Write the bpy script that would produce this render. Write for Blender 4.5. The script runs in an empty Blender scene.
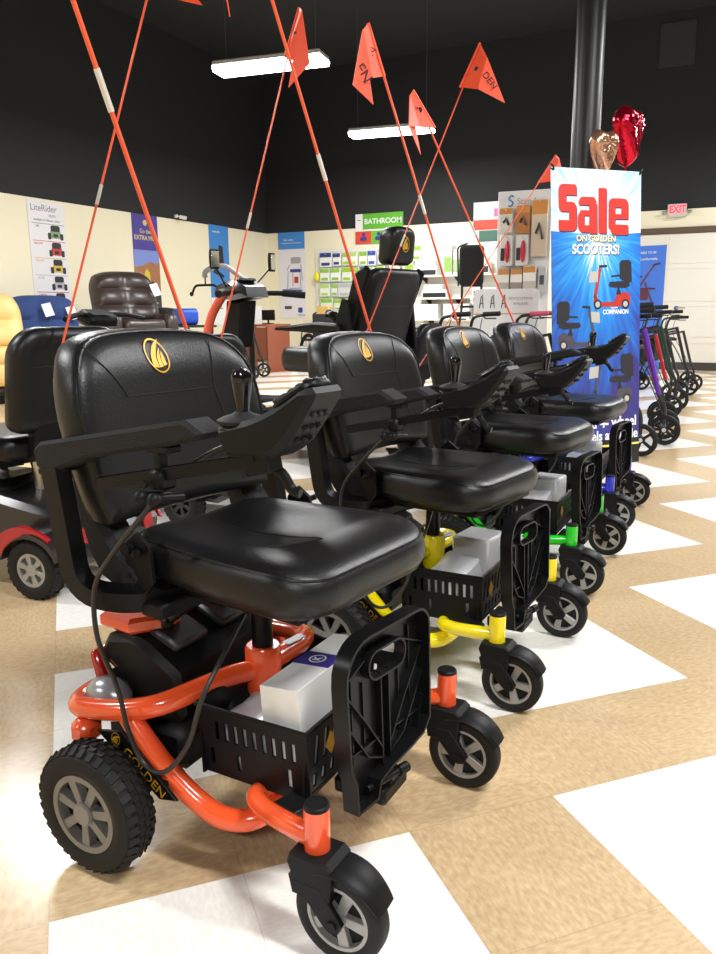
import bpy, bmesh, math, random
from mathutils import Vector, Matrix, Euler
random.seed(7)
SC = bpy.context.scene
COL = SC.collection
PI = math.pi
def R(d): return math.radians(d)
def hexc(h):
    h = h.lstrip('#'); c = [int(h[i:i+2], 16)/255 for i in (0, 2, 4)]
    return tuple((x/12.92 if x <= .04045 else ((x+.055)/1.055)**2.4) for x in c) + (1,)
def col(c): return hexc(c) if isinstance(c, str) else (tuple(c) + (1,))[:4]

# ---------------------------------------------------------------- materials
MATS = {}
def mat(name, c, rough=.5, metal=0, bump=None, spec=.5, emit=None, coat=0, vary=None, trans=0, alpha=1):
    if name in MATS: return MATS[name]
    m = bpy.data.materials.new(name); m.use_nodes = True
    nt = m.node_tree; b = nt.nodes['Principled BSDF']
    b.inputs['Base Color'].default_value = col(c)
    b.inputs['Roughness'].default_value = rough
    b.inputs['Metallic'].default_value = metal
    b.inputs['Specular IOR Level'].default_value = spec
    b.inputs['Coat Weight'].default_value = coat
    b.inputs['Transmission Weight'].default_value = trans
    b.inputs['Alpha'].default_value = alpha
    if emit:
        b.inputs['Emission Color'].default_value = col(emit[0]); b.inputs['Emission Strength'].default_value = emit[1]
    tc = nt.nodes.new('ShaderNodeTexCoord')
    if vary:
        n = nt.nodes.new('ShaderNodeTexNoise'); n.inputs['Scale'].default_value = vary[0]; n.inputs['Detail'].default_value = 4
        mx = nt.nodes.new('ShaderNodeMix'); mx.data_type = 'RGBA'
        mx.inputs[6].default_value = col(c); mx.inputs[7].default_value = col(vary[1])
        nt.links.new(tc.outputs['Object'], n.inputs['Vector']); nt.links.new(n.outputs['Fac'], mx.inputs[0])
        nt.links.new(mx.outputs[2], b.inputs['Base Color'])
    if bump:
        n = nt.nodes.new('ShaderNodeTexNoise'); n.inputs['Scale'].default_value = bump[0]; n.inputs['Detail'].default_value = 3
        bp = nt.nodes.new('ShaderNodeBump'); bp.inputs['Strength'].default_value = bump[1]; bp.inputs['Distance'].default_value = bump[2] if len(bump) > 2 else .002
        nt.links.new(tc.outputs['Object'], n.inputs['Vector']); nt.links.new(n.outputs['Fac'], bp.inputs['Height'])
        nt.links.new(bp.outputs['Normal'], b.inputs['Normal'])
    MATS[name] = m
    return m

# ---------------------------------------------------------------- mesh builder
def cat_spline(pts, n=6, closed=False):
    P = [Vector(p) for p in pts]; out = []; N = len(P)
    for i in range(N if closed else N-1):
        if closed: p0, p1, p2, p3 = P[i-1], P[i], P[(i+1) % N], P[(i+2) % N]
        else: p0, p1, p2, p3 = P[max(i-1, 0)], P[i], P[i+1], P[min(i+2, N-1)]
        for k in range(n):
            t = k/n
            out.append(.5*((2*p1) + (p2-p0)*t + (2*p0-5*p1+4*p2-p3)*t*t + (3*p1-p0-3*p2+p3)*t**3))
    if not closed: out.append(P[-1])
    return out
def fillet(pts, r, n=5):
    P = [Vector(p) for p in pts]; out = [P[0]]
    for i in range(1, len(P)-1):
        a, b = P[i-1]-P[i], P[i+1]-P[i]
        d = min(r, a.length*.49, b.length*.49); a = P[i]+a.normalized()*d; b = P[i]+b.normalized()*d
        for k in range(n+1):
            t = k/n; out.append(a*(1-t)**2 + P[i]*2*t*(1-t) + b*t*t)
    out.append(P[-1]); return out
def rrect(u0, u1, v0, v1, r, n=5):
    out = []
    rs = r if isinstance(r, (list, tuple)) else [r]*4
    for (cu, cv, a0, q) in ((u1-rs[0], v1-rs[0], 0, rs[0]), (u0+rs[1], v1-rs[1], 90, rs[1]), (u0+rs[2], v0+rs[2], 180, rs[2]), (u1-rs[3], v0+rs[3], 270, rs[3])):
        for k in range(n+1):
            a = R(a0+90*k/n); out.append((cu+q*math.cos(a), cv+q*math.sin(a)))
    return out
def dens(o, step):
    out = []
    for i, p in enumerate(o):
        q = o[(i+1) % len(o)]; L = math.hypot(q[0]-p[0], q[1]-p[1]); n = max(1, int(L/step+.5))
        for k in range(n): out.append((p[0]+(q[0]-p[0])*k/n, p[1]+(q[1]-p[1])*k/n))
    return out
def area2(o): return sum(o[i][0]*o[(i+1) % len(o)][1]-o[(i+1) % len(o)][0]*o[i][1] for i in range(len(o)))
def offset(o, d):
    # inward offset of a counter-clockwise polygon by mitres
    if area2(o) < 0: o = o[::-1]
    n = len(o); out = []
    for i in range(n):
        a, b, c = Vector(o[i-1]), Vector(o[i]), Vector(o[(i+1) % n])
        e1, e2 = (b-a), (c-b)
        if e1.length < 1e-9 or e2.length < 1e-9: out.append(tuple(b)); continue
        e1.normalize(); e2.normalize()
        n1, n2 = Vector((-e1.y, e1.x)), Vector((-e2.y, e2.x)); m = n1+n2
        if m.length < 1e-6: out.append(tuple(b+n1*d)); continue
        m.normalize(); k = d/max(.4, m.dot(n1)); out.append(tuple(b+m*k))
    return out
def frame_T(loc=(0, 0, 0), rot=(0, 0, 0), s=1):
    return Matrix.Translation(loc) @ Euler([R(a) for a in rot]).to_matrix().to_4x4() @ Matrix.Scale(s, 4)
class MB:
    def __init__(s): s.v = []; s.f = []; s.mi = []; s.cur = 0; s.T = None
    def add(s, vs, fs, T=None):
        o = len(s.v)
        for p in vs:
            p = Vector(p)
            if T is not None: p = T @ p
            if s.T is not None: p = s.T @ p
            s.v.append(p)
        for f in fs: s.f.append([i+o for i in f]); s.mi.append(s.cur)
        return s
    def box(s, c, d, rot=(0, 0, 0), b=0, T=None):
        x, y, z = d[0]/2, d[1]/2, d[2]/2
        M = frame_T(c, rot)
        if T is not None: M = T @ M
        if b <= 0:
            vs = [(sx*x, sy*y, sz*z) for sx in (-1, 1) for sy in (-1, 1) for sz in (-1, 1)]
            fs = [(0, 1, 3, 2), (4, 6, 7, 5), (0, 4, 5, 1), (2, 3, 7, 6), (0, 2, 6, 4), (1, 5, 7, 3)]
            return s.add(vs, fs, M)
        b = min(b, x*.9, y*.9, z*.9); vs = []; ix = {}
        for sx in (-1, 1):
            for sy in (-1, 1):
                for sz in (-1, 1):
                    for a in range(3):
                        p = [sx*(x-b), sy*(y-b), sz*(z-b)]; p[a] += (sx, sy, sz)[a]*b
                        ix[(sx, sy, sz, a)] = len(vs); vs.append(p)
        fs = []
        for a in range(3):
            o1, o2 = [(1, 2), (2, 0), (0, 1)][a]
            for sg in (-1, 1):
                q = []
                for (s1, s2) in ((-1, -1), (1, -1), (1, 1), (-1, 1)):
                    k = [0, 0, 0]; k[a] = sg; k[o1] = s1; k[o2] = s2; q.append(ix[(k[0], k[1], k[2], a)])
                fs.append(q if sg > 0 else q[::-1])
        for a in range(3):
            o1, o2 = [(1, 2), (2, 0), (0, 1)][a]
            for s1 in (-1, 1):
                for s2 in (-1, 1):
                    k = [0, 0, 0]; k[o1] = s1; k[o2] = s2; lo = k[:]; hi = k[:]; lo[a] = -1; hi[a] = 1
                    q = [ix[tuple(lo)+(o1,)], ix[tuple(hi)+(o1,)], ix[tuple(hi)+(o2,)], ix[tuple(lo)+(o2,)]]
                    fs.append(q if s1*s2 < 0 else q[::-1])
        for sx in (-1, 1):
            for sy in (-1, 1):
                for sz in (-1, 1):
                    q = [ix[(sx, sy, sz, 0)], ix[(sx, sy, sz, 1)], ix[(sx, sy, sz, 2)]]
                    fs.append(q if sx*sy*sz > 0 else q[::-1])
        return s.add(vs, fs, M)
    def sweep(s, pts, prof, up=None, closed=False, cap=True, scale=None, T=None):
        # prof: 2D outline (counter-clockwise) swept along pts with parallel transport
        P = [Vector(p) for p in pts]; n = len(P); m = len(prof); vs = []; nrm = None
        for i in range(n):
            if closed: t = P[(i+1) % n]-P[i-1]
            elif i == 0: t = P[1]-P[0]
            elif i == n-1: t = P[-1]-P[-2]
            else: t = (P[i+1]-P[i]).normalized()+(P[i]-P[i-1]).normalized()
            t.normalize()
            if up is not None: nrm = Vector(up)-t*t.dot(Vector(up))
            elif nrm is None:
                a = Vector((0, 0, 1)) if abs(t.z) < .9 else Vector((1, 0, 0)); nrm = a-t*t.dot(a)
            else: nrm = nrm-t*t.dot(nrm)
            nrm.normalize(); bn = t.cross(nrm); k = scale[i] if scale else 1
            for (a, b) in prof: vs.append(P[i]+(bn*a+nrm*b)*k)
        fs = []
        for i in range(n if closed else n-1):
            j = (i+1) % n
            for k in range(m): fs.append((i*m+k, i*m+(k+1) % m, j*m+(k+1) % m, j*m+k)[::-1])
        if cap and not closed: fs.append(list(range(m))); fs.append([(n-1)*m+k for k in range(m)][::-1])
        return s.add(vs, fs, T)
    def tube(s, pts, r, n=10, **k):
        return s.sweep(pts, [(r*math.cos(2*PI*i/n), r*math.sin(2*PI*i/n)) for i in range(n)], **k)
    def rod(s, a, b, r, n=10, r2=None):
        return s.tube([a, b], r, n, scale=[1, (r2/r if r2 is not None else 1)])
    def lathe(s, prof, n=24, T=None, closed=False):
        vs = []; fs = []; m = len(prof)
        for i in range(n):
            a = 2*PI*i/n
            for (r, z) in prof: vs.append((r*math.cos(a), r*math.sin(a), z))
        for i in range(n):
            j = (i+1) % n
            for k in range(m if closed else m-1):
                k2 = (k+1) % m
                if prof[k][0] < 1e-6 and prof[k2][0] < 1e-6: continue
                q = [i*m+k, j*m+k, j*m+k2, i*m+k2]
                if prof[k][0] < 1e-6: q = [i*m+k, j*m+k2, i*m+k2]
                elif prof[k2][0] < 1e-6: q = [i*m+k, j*m+k, i*m+k2]
                fs.append(q)
        return s.add(vs, fs, T)
    def prism(s, o, d0, d1, T=None, b=0):
        # outline in (x, y), extruded d0..d1 in z, optional chamfer
        if area2(o) < 0: o = o[::-1]
        n = len(o)
        if b > 0:
            i = offset(o, b); L = [(i, d0), (o, d0+b), (o, d1-b), (i, d1)]
        else: L = [(o, d0), (o, d1)]
        vs = [(p[0], p[1], z) for (q, z) in L for p in q]; fs = [list(range(n))[::-1], [(len(L)-1)*n+k for k in range(n)]]
        for l in range(len(L)-1):
            for k in range(n): fs.append((l*n+k, l*n+(k+1) % n, (l+1)*n+(k+1) % n, (l+1)*n+k))
        return s.add(vs, fs, T)
    def puff(s, o, rings, fn=None, inner=(.72, .45, .2), T=None, c=None):
        # soft pad: outline o, rings = [(inset, h)...] from the front face round to the back face
        if area2(o) < 0: o = o[::-1]
        n = len(o); c = Vector(c) if c else Vector((sum(p[0] for p in o)/n, sum(p[1] for p in o)/n))
        def ring(ins, k=1):
            out = []
            for p in o:
                v = Vector(p)-c; L = v.length; out.append(c+v*max(0, (L-ins)/L)*k)
            return out
        LV = [([c], rings[0][1])]
        for k in inner[::-1]: LV.append((ring(rings[0][0], k), rings[0][1]))
        for ins, h in rings: LV.append((ring(ins), h))
        for k in inner: LV.append((ring(rings[-1][0], k), rings[-1][1]))
        LV.append(([c], rings[-1][1]))
        vs = []; st = []
        for q, h in LV:
            st.append(len(vs))
            for p in q: vs.append(fn(p[0], p[1], h) if fn else (p[0], p[1], h))
        fs = []
        for l in range(len(LV)-1):
            a, b2 = st[l], st[l+1]
            for k in range(n):
                k2 = (k+1) % n
                if len(LV[l][0]) == 1: fs.append((a, b2+k, b2+k2))
                elif len(LV[l+1][0]) == 1: fs.append((a+k, b2, a+k2))
                else: fs.append((a+k, b2+k, b2+k2, a+k2))
        return s.add(vs, fs, T)
    def ball(s, c, r, n=14, T=None):
        r = r if isinstance(r, (tuple, list)) else (r, r, r)
        prof = [(math.sin(PI*k/(n//2)), -math.cos(PI*k/(n//2))) for k in range(n//2+1)]
        prof[0] = (0, -1); prof[-1] = (0, 1)
        M = Matrix.Translation(c) @ Matrix.Diagonal((r[0], r[1], r[2], 1))
        return s.lathe(prof, n, M if T is None else T @ M)
    def text(s, t, size, T, ext=.0006, bold=0, ax='CENTER', sx=1, fn=None):
        vs, fs = text_geo(t, size, ext, bold, ax)
        vs = [(v[0]*sx, v[1], v[2]) for v in vs]
        if fn: vs = [fn(v) for v in vs]
        return s.add(vs, fs, T)
    def build(s, name, m, parent=None, label=None, loc=None, smooth=38, rot=None):
        me = bpy.data.meshes.new(name)
        me.from_pydata([tuple(v) for v in s.v], [], s.f)
        for q in (m if isinstance(m, (list, tuple)) else [m]): me.materials.append(q)
        if any(s.mi): me.polygons.foreach_set('material_index', s.mi)
        me.validate(); me.update()
        if smooth:
            me.polygons.foreach_set('use_smooth', [True]*len(me.polygons)); me.set_sharp_from_angle(angle=R(smooth))
        o = bpy.data.objects.new(name, me); COL.objects.link(o)
        if parent: o.parent = parent
        if label: o['label'] = label
        if loc: o.location = loc
        if rot: o.rotation_euler = rot
        return o
TXT = {}
def text_geo(t, size, ext, bold, ax):
    k = (t, size, ext, bold, ax)
    if k not in TXT:
        cu = bpy.data.curves.new('letters', 'FONT'); cu.body = t; cu.size = size; cu.extrude = ext; cu.offset = bold
        cu.align_x = ax; cu.align_y = 'CENTER'; cu.resolution_u = 4
        ob = bpy.data.objects.new('letters', cu)
        me = bpy.data.meshes.new_from_object(ob)
        TXT[k] = ([tuple(v.co) for v in me.vertices], [list(p.vertices) for p in me.polygons])
        bpy.data.objects.remove(ob); bpy.data.meshes.remove(me); bpy.data.curves.remove(cu)
    return TXT[k]
def circ(r, n=16, cx=0, cy=0): return [(cx+r*math.cos(2*PI*i/n), cy+r*math.sin(2*PI*i/n)) for i in range(n)]
TY = Matrix(((1, 0, 0, 0), (0, 0, -1, 0), (0, 1, 0, 0), (0, 0, 0, 1)))   # (x, y, z) -> (x, -z, y): outline in x-z, depth towards -y
def axisY(c): return Matrix.Translation(c) @ TY
def tag(o, label, cat, group=None, kind=None):
    o['label'] = label; o['category'] = cat
    if group: o['group'] = group
    if kind: o['kind'] = kind
    return o
def thing(name, label, cat, loc=(0, 0, 0), rz=0, group=None):
    o = bpy.data.objects.new(name, None); COL.objects.link(o); o.empty_display_size = .1
    o.location = loc; o.rotation_euler = (0, 0, rz)
    return tag(o, label, cat, group)
def struct(name, mb, m, parent=None, smooth=30):
    o = mb.build(name, m, parent, smooth=smooth)
    if parent is None: o['kind'] = 'structure'
    return o
def dup(o, parent=None):
    c = o.copy(); COL.objects.link(c)
    if parent: c.parent = parent
    for ch in list(o.children): dup(ch, c)
    return c
# ---------------------------------------------------------------- camera
cam = bpy.data.cameras.new('camera'); co = bpy.data.objects.new('camera', cam); COL.objects.link(co)
CR, CU, CF = Vector((0.89619904, 0.44359495, -0.00712699)), Vector((-0.0849666, 0.18738153, 0.97860556)), Vector((-0.43543995, 0.87641981, -0.2056219))
co.matrix_world = Matrix(((CR.x, CU.x, -CF.x, 0), (CR.y, CU.y, -CF.y, 0), (CR.z, CU.z, -CF.z, .9237), (0, 0, 0, 1)))
cam.lens = 29.61; cam.sensor_width = 36; cam.clip_start = .02; SC.camera = co
SC.view_settings.view_transform = 'Standard'; SC.view_settings.look = 'None'; SC.view_settings.gamma = 1
SC.view_settings.use_curve_mapping = False; SC.view_settings.exposure = .08
SC.cycles.use_denoising = True; SC.cycles.max_bounces = 8; SC.cycles.sample_clamp_indirect = 4
wd = bpy.data.worlds.new('world'); SC.world = wd; wd.use_nodes = True
wd.node_tree.nodes['Background'].inputs[0].default_value = (.02, .02, .022, 1)
# ---------------------------------------------------------------- room shell
X0, X1, Y0, Y1, ZW, ZC = -8.584, 7.0, -6.0, 13.4, 2.42, 5.2
FC = Vector((.8423, 1.8617))          # a corner of the floor zigzag, tile lattice origin
def floor_mat():
    m = bpy.data.materials.new('vinyl_tile_zigzag'); m.use_nodes = True; nt = m.node_tree; N = nt.nodes; L = nt.links
    b = N['Principled BSDF']; g = N.new('ShaderNodeNewGeometry'); sp = N.new('ShaderNodeSeparateXYZ'); L.new(g.outputs['Position'], sp.inputs[0])
    def M(op, a, c=None, d=None):
        n = N.new('ShaderNodeMath'); n.operation = op
        for i, q in enumerate((a, c, d)):
            if q is None: continue
            if isinstance(q, (int, float)): n.inputs[i].default_value = q
            else: L.new(q, n.inputs[i])
        return n.outputs[0]
    t = .305; ang = R(46.53); cs, sn = math.cos(ang)/t, math.sin(ang)/t
    fx, fy = FLOOR_C
    dx, dy = M('SUBTRACT', sp.outputs[0], fx), M('SUBTRACT', sp.outputs[1], fy)
    a = M('ADD', M('MULTIPLY', dx, cs), M('MULTIPLY', dy, sn)); c = M('SUBTRACT', M('MULTIPLY', dy, cs), M('MULTIPLY', dx, sn))
    fa, fc = M('FLOOR', a), M('FLOOR', c)
    row = M('MULTIPLY', M('COMPARE', M('FLOORED_MODULO', fc, 3), 2, .1), M('LESS_THAN', fa, M('ADD', fc, 1.5)))
    d = M('SUBTRACT', fc, fa)
    colm = M('MULTIPLY', M('COMPARE', M('FLOORED_MODULO', fa, 3), 0, .1), M('MULTIPLY', M('GREATER_THAN', d, -1.5), M('LESS_THAN', d, 2.5)))
    left = M('LESS_THAN', fa, -5.5)
    tan = M('MAXIMUM', left, M('MAXIMUM', row, colm))
    # streaky chips, turned a quarter from tile to tile
    alt = M('FLOORED_MODULO', M('ADD', fa, fc), 2)
    cb = N.new('ShaderNodeCombineXYZ'); L.new(a, cb.inputs[0]); L.new(c, cb.inputs[1]); L.new(M('ADD', M('MULTIPLY', fa, 3.7), M('MULTIPLY', fc, 1.3)), cb.inputs[2])
    def streak(sx, sy, sc):
        mp = N.new('ShaderNodeMapping'); mp.inputs['Scale'].default_value = (sx, sy, 1); L.new(cb.outputs[0], mp.inputs[0])
        n = N.new('ShaderNodeTexNoise'); n.inputs['Scale'].default_value = sc; n.inputs['Detail'].default_value = 3; L.new(mp.outputs[0], n.inputs['Vector']); return n.outputs['Fac']
    s1, s2 = streak(1, 2.4, 17), streak(2.4, 1, 17)
    mx = N.new('ShaderNodeMix'); L.new(alt, mx.inputs[0]); L.new(s1, mx.inputs[2]); L.new(s2, mx.inputs[3])
    big = N.new('ShaderNodeTexNoise'); big.inputs['Scale'].default_value = 1.4; big.inputs['Detail'].default_value = 2; L.new(g.outputs['Position'], big.inputs['Vector'])
    st = M('ADD', M('MULTIPLY', mx.outputs[0], .6), M('MULTIPLY', big.outputs['Fac'], .4))
    rp = N.new('ShaderNodeValToRGB'); rp.color_ramp.elements[0].position = .36; rp.color_ramp.elements[0].color = hexc(TAN_LO)
    rp.color_ramp.elements[1].position = .64; rp.color_ramp.elements[1].color = hexc(TAN_HI); L.new(st, rp.inputs[0])
    rw = N.new('ShaderNodeValToRGB'); rw.color_ramp.elements[0].position = .3; rw.color_ramp.elements[0].color = hexc('#dfdcd4')
    rw.color_ramp.elements[1].position = .6; rw.color_ramp.elements[1].color = hexc('#efece6'); L.new(st, rw.inputs[0])
    fr = [M('ABSOLUTE', M('SUBTRACT', M('FRACT', q), .5)) for q in (a, c)]
    seam = M('GREATER_THAN', M('MAXIMUM', fr[0], fr[1]), .4965)
    mc = N.new('ShaderNodeMix'); mc.data_type = 'RGBA'; L.new(tan, mc.inputs[0]); L.new(rw.outputs[0], mc.inputs[6]); L.new(rp.outputs[0], mc.inputs[7])
    ms = N.new('ShaderNodeMix'); ms.data_type = 'RGBA'; ms.blend_type = 'MULTIPLY'; L.new(M('MULTIPLY', seam, .22), ms.inputs[0]); L.new(mc.outputs[2], ms.inputs[6]); ms.inputs[7].default_value = (.3, .25, .2, 1)
    L.new(ms.outputs[2], b.inputs['Base Color']); b.inputs['Roughness'].default_value = .22; b.inputs['Specular IOR Level'].default_value = .42
    n2 = N.new('ShaderNodeTexNoise'); n2.inputs['Scale'].default_value = 9; L.new(g.outputs['Position'], n2.inputs['Vector'])
    bp = N.new('ShaderNodeBump'); bp.inputs['Strength'].default_value = .03; bp.inputs['Distance'].default_value = .02; L.new(n2.outputs['Fac'], bp.inputs['Height']); L.new(bp.outputs[0], b.inputs['Normal'])
    return m
TAN_LO, TAN_HI = '#b39873', '#cbb38e'
_c = Vector((0.88449624, 1.95488772))*.9523; _p = R(26.42)
FLOOR_C = (_c.x*math.cos(_p)-_c.y*math.sin(_p), _c.x*math.sin(_p)+_c.y*math.cos(_p))
cream = mat('cream_wall_paint', '#f1e8cc', .8, bump=(60, .05))
black_paint = mat('black_paint', '#1d1e20', .75)
struct('floor', MB().box(((X0+X1)/2, (Y0+Y1)/2, -.05), (X1-X0+.4, Y1-Y0+.4, .1)), floor_mat())
struct('ceiling', MB().box(((X0+X1)/2, (Y0+Y1)/2, ZC+.05), (X1-X0+.4, Y1-Y0+.4, .1)), black_paint)
for nm, c, d in (('wall_left', (X0-.05, (Y0+Y1)/2), (.1, Y1-Y0+.2)), ('wall_right', (X1+.05, (Y0+Y1)/2), (.1, Y1-Y0+.2)), ('wall_back', ((X0+X1)/2, Y1+.05), (X1-X0, .1)), ('wall_front', ((X0+X1)/2, Y0-.05), (X1-X0, .1))):
    b = MB().box((c[0], c[1], ZW/2), (d[0], d[1], ZW)); b.cur = 1; b.box((c[0], c[1], (ZW+ZC)/2), (d[0], d[1], ZC-ZW))
    struct(nm, b, [cream, black_paint])
trimm = mat('dark_vinyl_base', '#3a3532', .5)
struct('baseboard_back', MB().box(((X0+X1)/2, Y1-.008, .075), (X1-X0, .014, .15)), trimm)
struct('baseboard_left', MB().box((X0+.008, (Y0+Y1)/2, .05), (.014, Y1-Y0-.05, .1)), trimm)
# ---------------------------------------------------------------- lights
lamp_white = mat('lamp_diffuser', '#ffffff', .5, emit=('#f6fbff', 14))
lamp_house = mat('lamp_housing', '#c8cacc', .4, .3)
wire = mat('hanger_wire', '#6a6c70', .4, .6)
def fixture(x, y, z, label, power=LAMP_W if 'LAMP_W' in globals() else 60):
    t = thing('light_fixture', label, 'ceiling light', (x, y, z), R(8), 'hanging strip lights')
    MB().box((0, 0, .05), (1.24, .3, .05), b=.01).build('housing', lamp_house, t)
    b = MB(); pr = [(-.15, 0), (-.12, -.03), (.12, -.03), (.15, 0), (.15, .025), (-.15, .025)]
    b.prism(pr, -.62, .62, Matrix(((0, 0, 1, 0), (1, 0, 0, 0), (0, 1, 0, 0), (0, 0, 0, 1)))).build('diffuser', lamp_white, t)
    for sx in (-.52, .52): MB().rod((sx, 0, .07), (sx, 0, ZC-z), .004, 6).build('hanger', wire, t)
    la = bpy.data.lights.new('lamp', 'AREA'); la.shape = 'RECTANGLE'; la.size = 1.2; la.size_y = .28; la.energy = power; la.color = (1, .995, .985)
    lo = bpy.data.objects.new('lamp', la); COL.objects.link(lo); lo.parent = t; lo.location = (0, 0, -.036)
    return t
LW = 132
LL = [(-4.86, 7.75, 3.5, 'hanging strip light nearest in view, behind an orange flag'), (-5, 11.25, 3.5, 'second hanging strip light further back in the room')]
for y in (-2.8, .7, 4.25): LL.append((-5, y, 3.5, 'hanging strip light in the left row out of frame'))
for y in (-2.8, .7, 4.25, 7.75, 11.25): LL.append((1.2, y, 3.5, 'hanging strip light in the right row out of frame'))
for a in LL: fixture(*a, power=LW)
# ---------------------------------------------------------------- power chairs
leather = mat('black_leather', (.0065, .0065, .007), .36, bump=(260, .35, .0012), spec=.32)
plastic = mat('black_plastic', (.006, .006, .0065), .45, bump=(500, .12, .0006), spec=.17)
plastic_s = mat('smooth_black_plastic', (.005, .005, .0055), .33, spec=.22)
foam = mat('grained_arm_pad', (.014, .014, .0145), .7, bump=(420, .9, .002), spec=.2)
steel_b = mat('black_powder_coat', (.005, .005, .0055), .42, spec=.16)
rubber = mat('tyre_rubber', (.009, .009, .009), .62, spec=.28)
silver = mat('silver_rim', (.34, .335, .32), .38, .35)
chrome = mat('chrome', (.7, .7, .7), .12, 1)
gold = mat('gold_print', '#c9961f', .4, .2)
cable_m = mat('cable', (.012, .012, .012), .4)
thread = mat('stitching', (.004, .004, .004), .8)
grey_pl = mat('dark_grey_plastic', (.03, .031, .034), .4)
red_lens = mat('red_reflector', '#a31410', .2, coat=.5)
amber = mat('amber_lens', '#e08a1c', .25, coat=.5)

def tyre(mb, Rr, w, T, ri, tread=0, sh=.55):
    hw = w/2
    pr = [(ri, -hw*.8), (ri+.006, -hw*.95), (Rr*.8, -hw), (Rr*.93, -hw*.93), (Rr*.985, -hw*.72), (Rr, -hw*.4), (Rr, hw*.4), (Rr*.985, hw*.72), (Rr*.93, hw*.93), (Rr*.8, hw), (ri+.006, hw*.95), (ri, hw*.8)]
    mb.lathe(pr, 40, T, closed=True)
    if tread:
        n = tread
        for i in range(n):
            for j, (z, zw, ro) in enumerate(((-.66, .5, .5), (-.2, .3, 0), (.2, .3, .5), (.66, .5, 0))):
                a = 2*PI*(i+ro)/n; rr = Rr*(.992 if abs(z) > .5 else 1.0)
                M = T @ Matrix.Rotation(a, 4, 'Z') @ Matrix.Translation((rr, 0, z*hw))
                mb.box((0, 0, 0), (.0035, 2*PI*Rr/n*.62, zw*hw), (0, -28*(1 if z > 0 else -1) if abs(z) > .5 else 0, 12), T=M)
def spokes(mb, T, n, r0, r1, w0, w1, d0, d1, ph=0):
    for i in range(n):
        M = T @ Matrix.Rotation(2*PI*i/n+ph, 4, 'Z')
        mb.prism([(r0, -w0/2), (r1, -w1/2), (r1, w1/2), (r0, w0/2)], d0, d1, M, b=.001)
def ring(mb, T, r0, r1, d0, d1, n=36):
    mb.lathe([(r0, d0), (r1, d0), (r1, d1), (r0, d1)], n, T, closed=True)

def emblem(mb, fn, s=1):
    # an ellipse ring with three swelling sails inside; fn maps (u, v) on the pad to a point
    n = 40; vs = []; fs = []
    for i in range(n):
        a = 2*PI*i/n
        for k in (1, .9):
            u, v = .0255*k*math.cos(a), .033*k*math.sin(a); tl = R(18)
            vs.append(fn((u*math.cos(tl)-v*math.sin(tl))*s, (u*math.sin(tl)+v*math.cos(tl))*s))
    for i in range(n):
        j = (i+1) % n; fs.append((2*i, 2*i+1, 2*j+1, 2*j))
    mb.add(vs, fs)
    def sail(pl, pr, m=9):
        a = cat_spline([(p[0], p[1], 0) for p in pl], m); b = cat_spline([(p[0], p[1], 0) for p in pr], m); v2 = []; f2 = []
        for p, q in zip(a, b): v2.append(fn(p.x*s, p.y*s)); v2.append(fn(q.x*s, q.y*s))
        for i in range(len(a)-1): f2.append((2*i, 2*i+1, 2*i+3, 2*i+2))
        mb.add(v2, f2)
    sail([(-.0165, -.021), (-.0145, .0), (-.003, .019), (.015, .031)], [(-.0035, -.022), (-.0035, -.004), (.002, .010), (.015, .031)])
    sail([(-.0022, -.022), (-.0018, -.006), (.003, .005), (.0115, .015)], [(.007, -.0205), (.0062, -.008), (.0075, .002), (.0115, .015)])
    sail([(.0083, -.020), (.0075, -.009), (.009, .0), (.013, .008)], [(.0175, -.017), (.0155, -.008), (.0148, .0), (.013, .008)])

def slot_wall(mb, P, w, h, t, slots):
    # wall plate in local (x along, y up, z depth) with rectangular through slots: cut into cells on a grid
    xs = sorted({0, w} | {q for s in slots for q in (s[0], s[1])}); ys = sorted({0, h} | {q for s in slots for q in (s[2], s[3])})
    for i in range(len(xs)-1):
        j = 0
        while j < len(ys)-1:
            cx = (xs[i]+xs[i+1])/2
            def hole(jj): return any(s[0] < cx < s[1] and s[2] < (ys[jj]+ys[jj+1])/2 < s[3] for s in slots)
            if hole(j): j += 1; continue
            k = j
            while k < len(ys)-1 and not hole(k): k += 1
            x0, x1, y0, y1 = xs[i], xs[i+1], ys[j], ys[k]
            vs = [P(x, y, z) for z in (0, t) for (x, y) in ((x0, y0), (x1, y0), (x1, y1), (x0, y1))]
            mb.add(vs, [(3, 2, 1, 0), (4, 5, 6, 7), (0, 1, 5, 4), (1, 2, 6, 5), (2, 3, 7, 6), (3, 0, 4, 7)]); j = k

# backrest front surface in seat coordinates (x forwards, y left)
def back_x(z, y):
    y += .02
    return -.157-(max(z, .5)-.66)*.235-max(0, z-.83)*.25+.55*y*y
OUT_BACK = [(-.20, .585)]
_half = [(.2, .585), (.211, .63), (.218, .69), (.222, .75), (.217, .80), (.204, .838), (.180, .868), (.145, .886), (.10, .894), (.05, .897)]
OUT_BACK = [(p.x, p.y) for p in cat_spline([(a, b, 0) for a, b in _half], 2)] + [(0, .898)] + [(-p.x, p.y) for p in cat_spline([(a, b, 0) for a, b in _half], 2)[::-1]]
OUT_BACK = [(a*.97-.02, c) for a, c in OUT_BACK] + [(-.1, .583), (0, .583), (.1, .583)]
def back_fn(u, v, h): return (back_x(v, u)+h, u, v)
OUT_SEAT = [(u, v*(1-.16*max(0, (.12-u)/.275)**1.3)) for u, v in dens(rrect(-.155, .272, -.203, .193, [.10, .05, .05, .08], 6), .04)]
def seat_fn(u, v, h):
    e = min(1, math.hypot((u-.0)/.165, v/.14))
    sag = .016*(1-e**2)**1 if e < 1 else 0
    fall = max(0, u-.2)*.16
    k = max(0, (h-.50)/.06)
    return (u, v, h-(sag+fall)*min(1, k))

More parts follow.
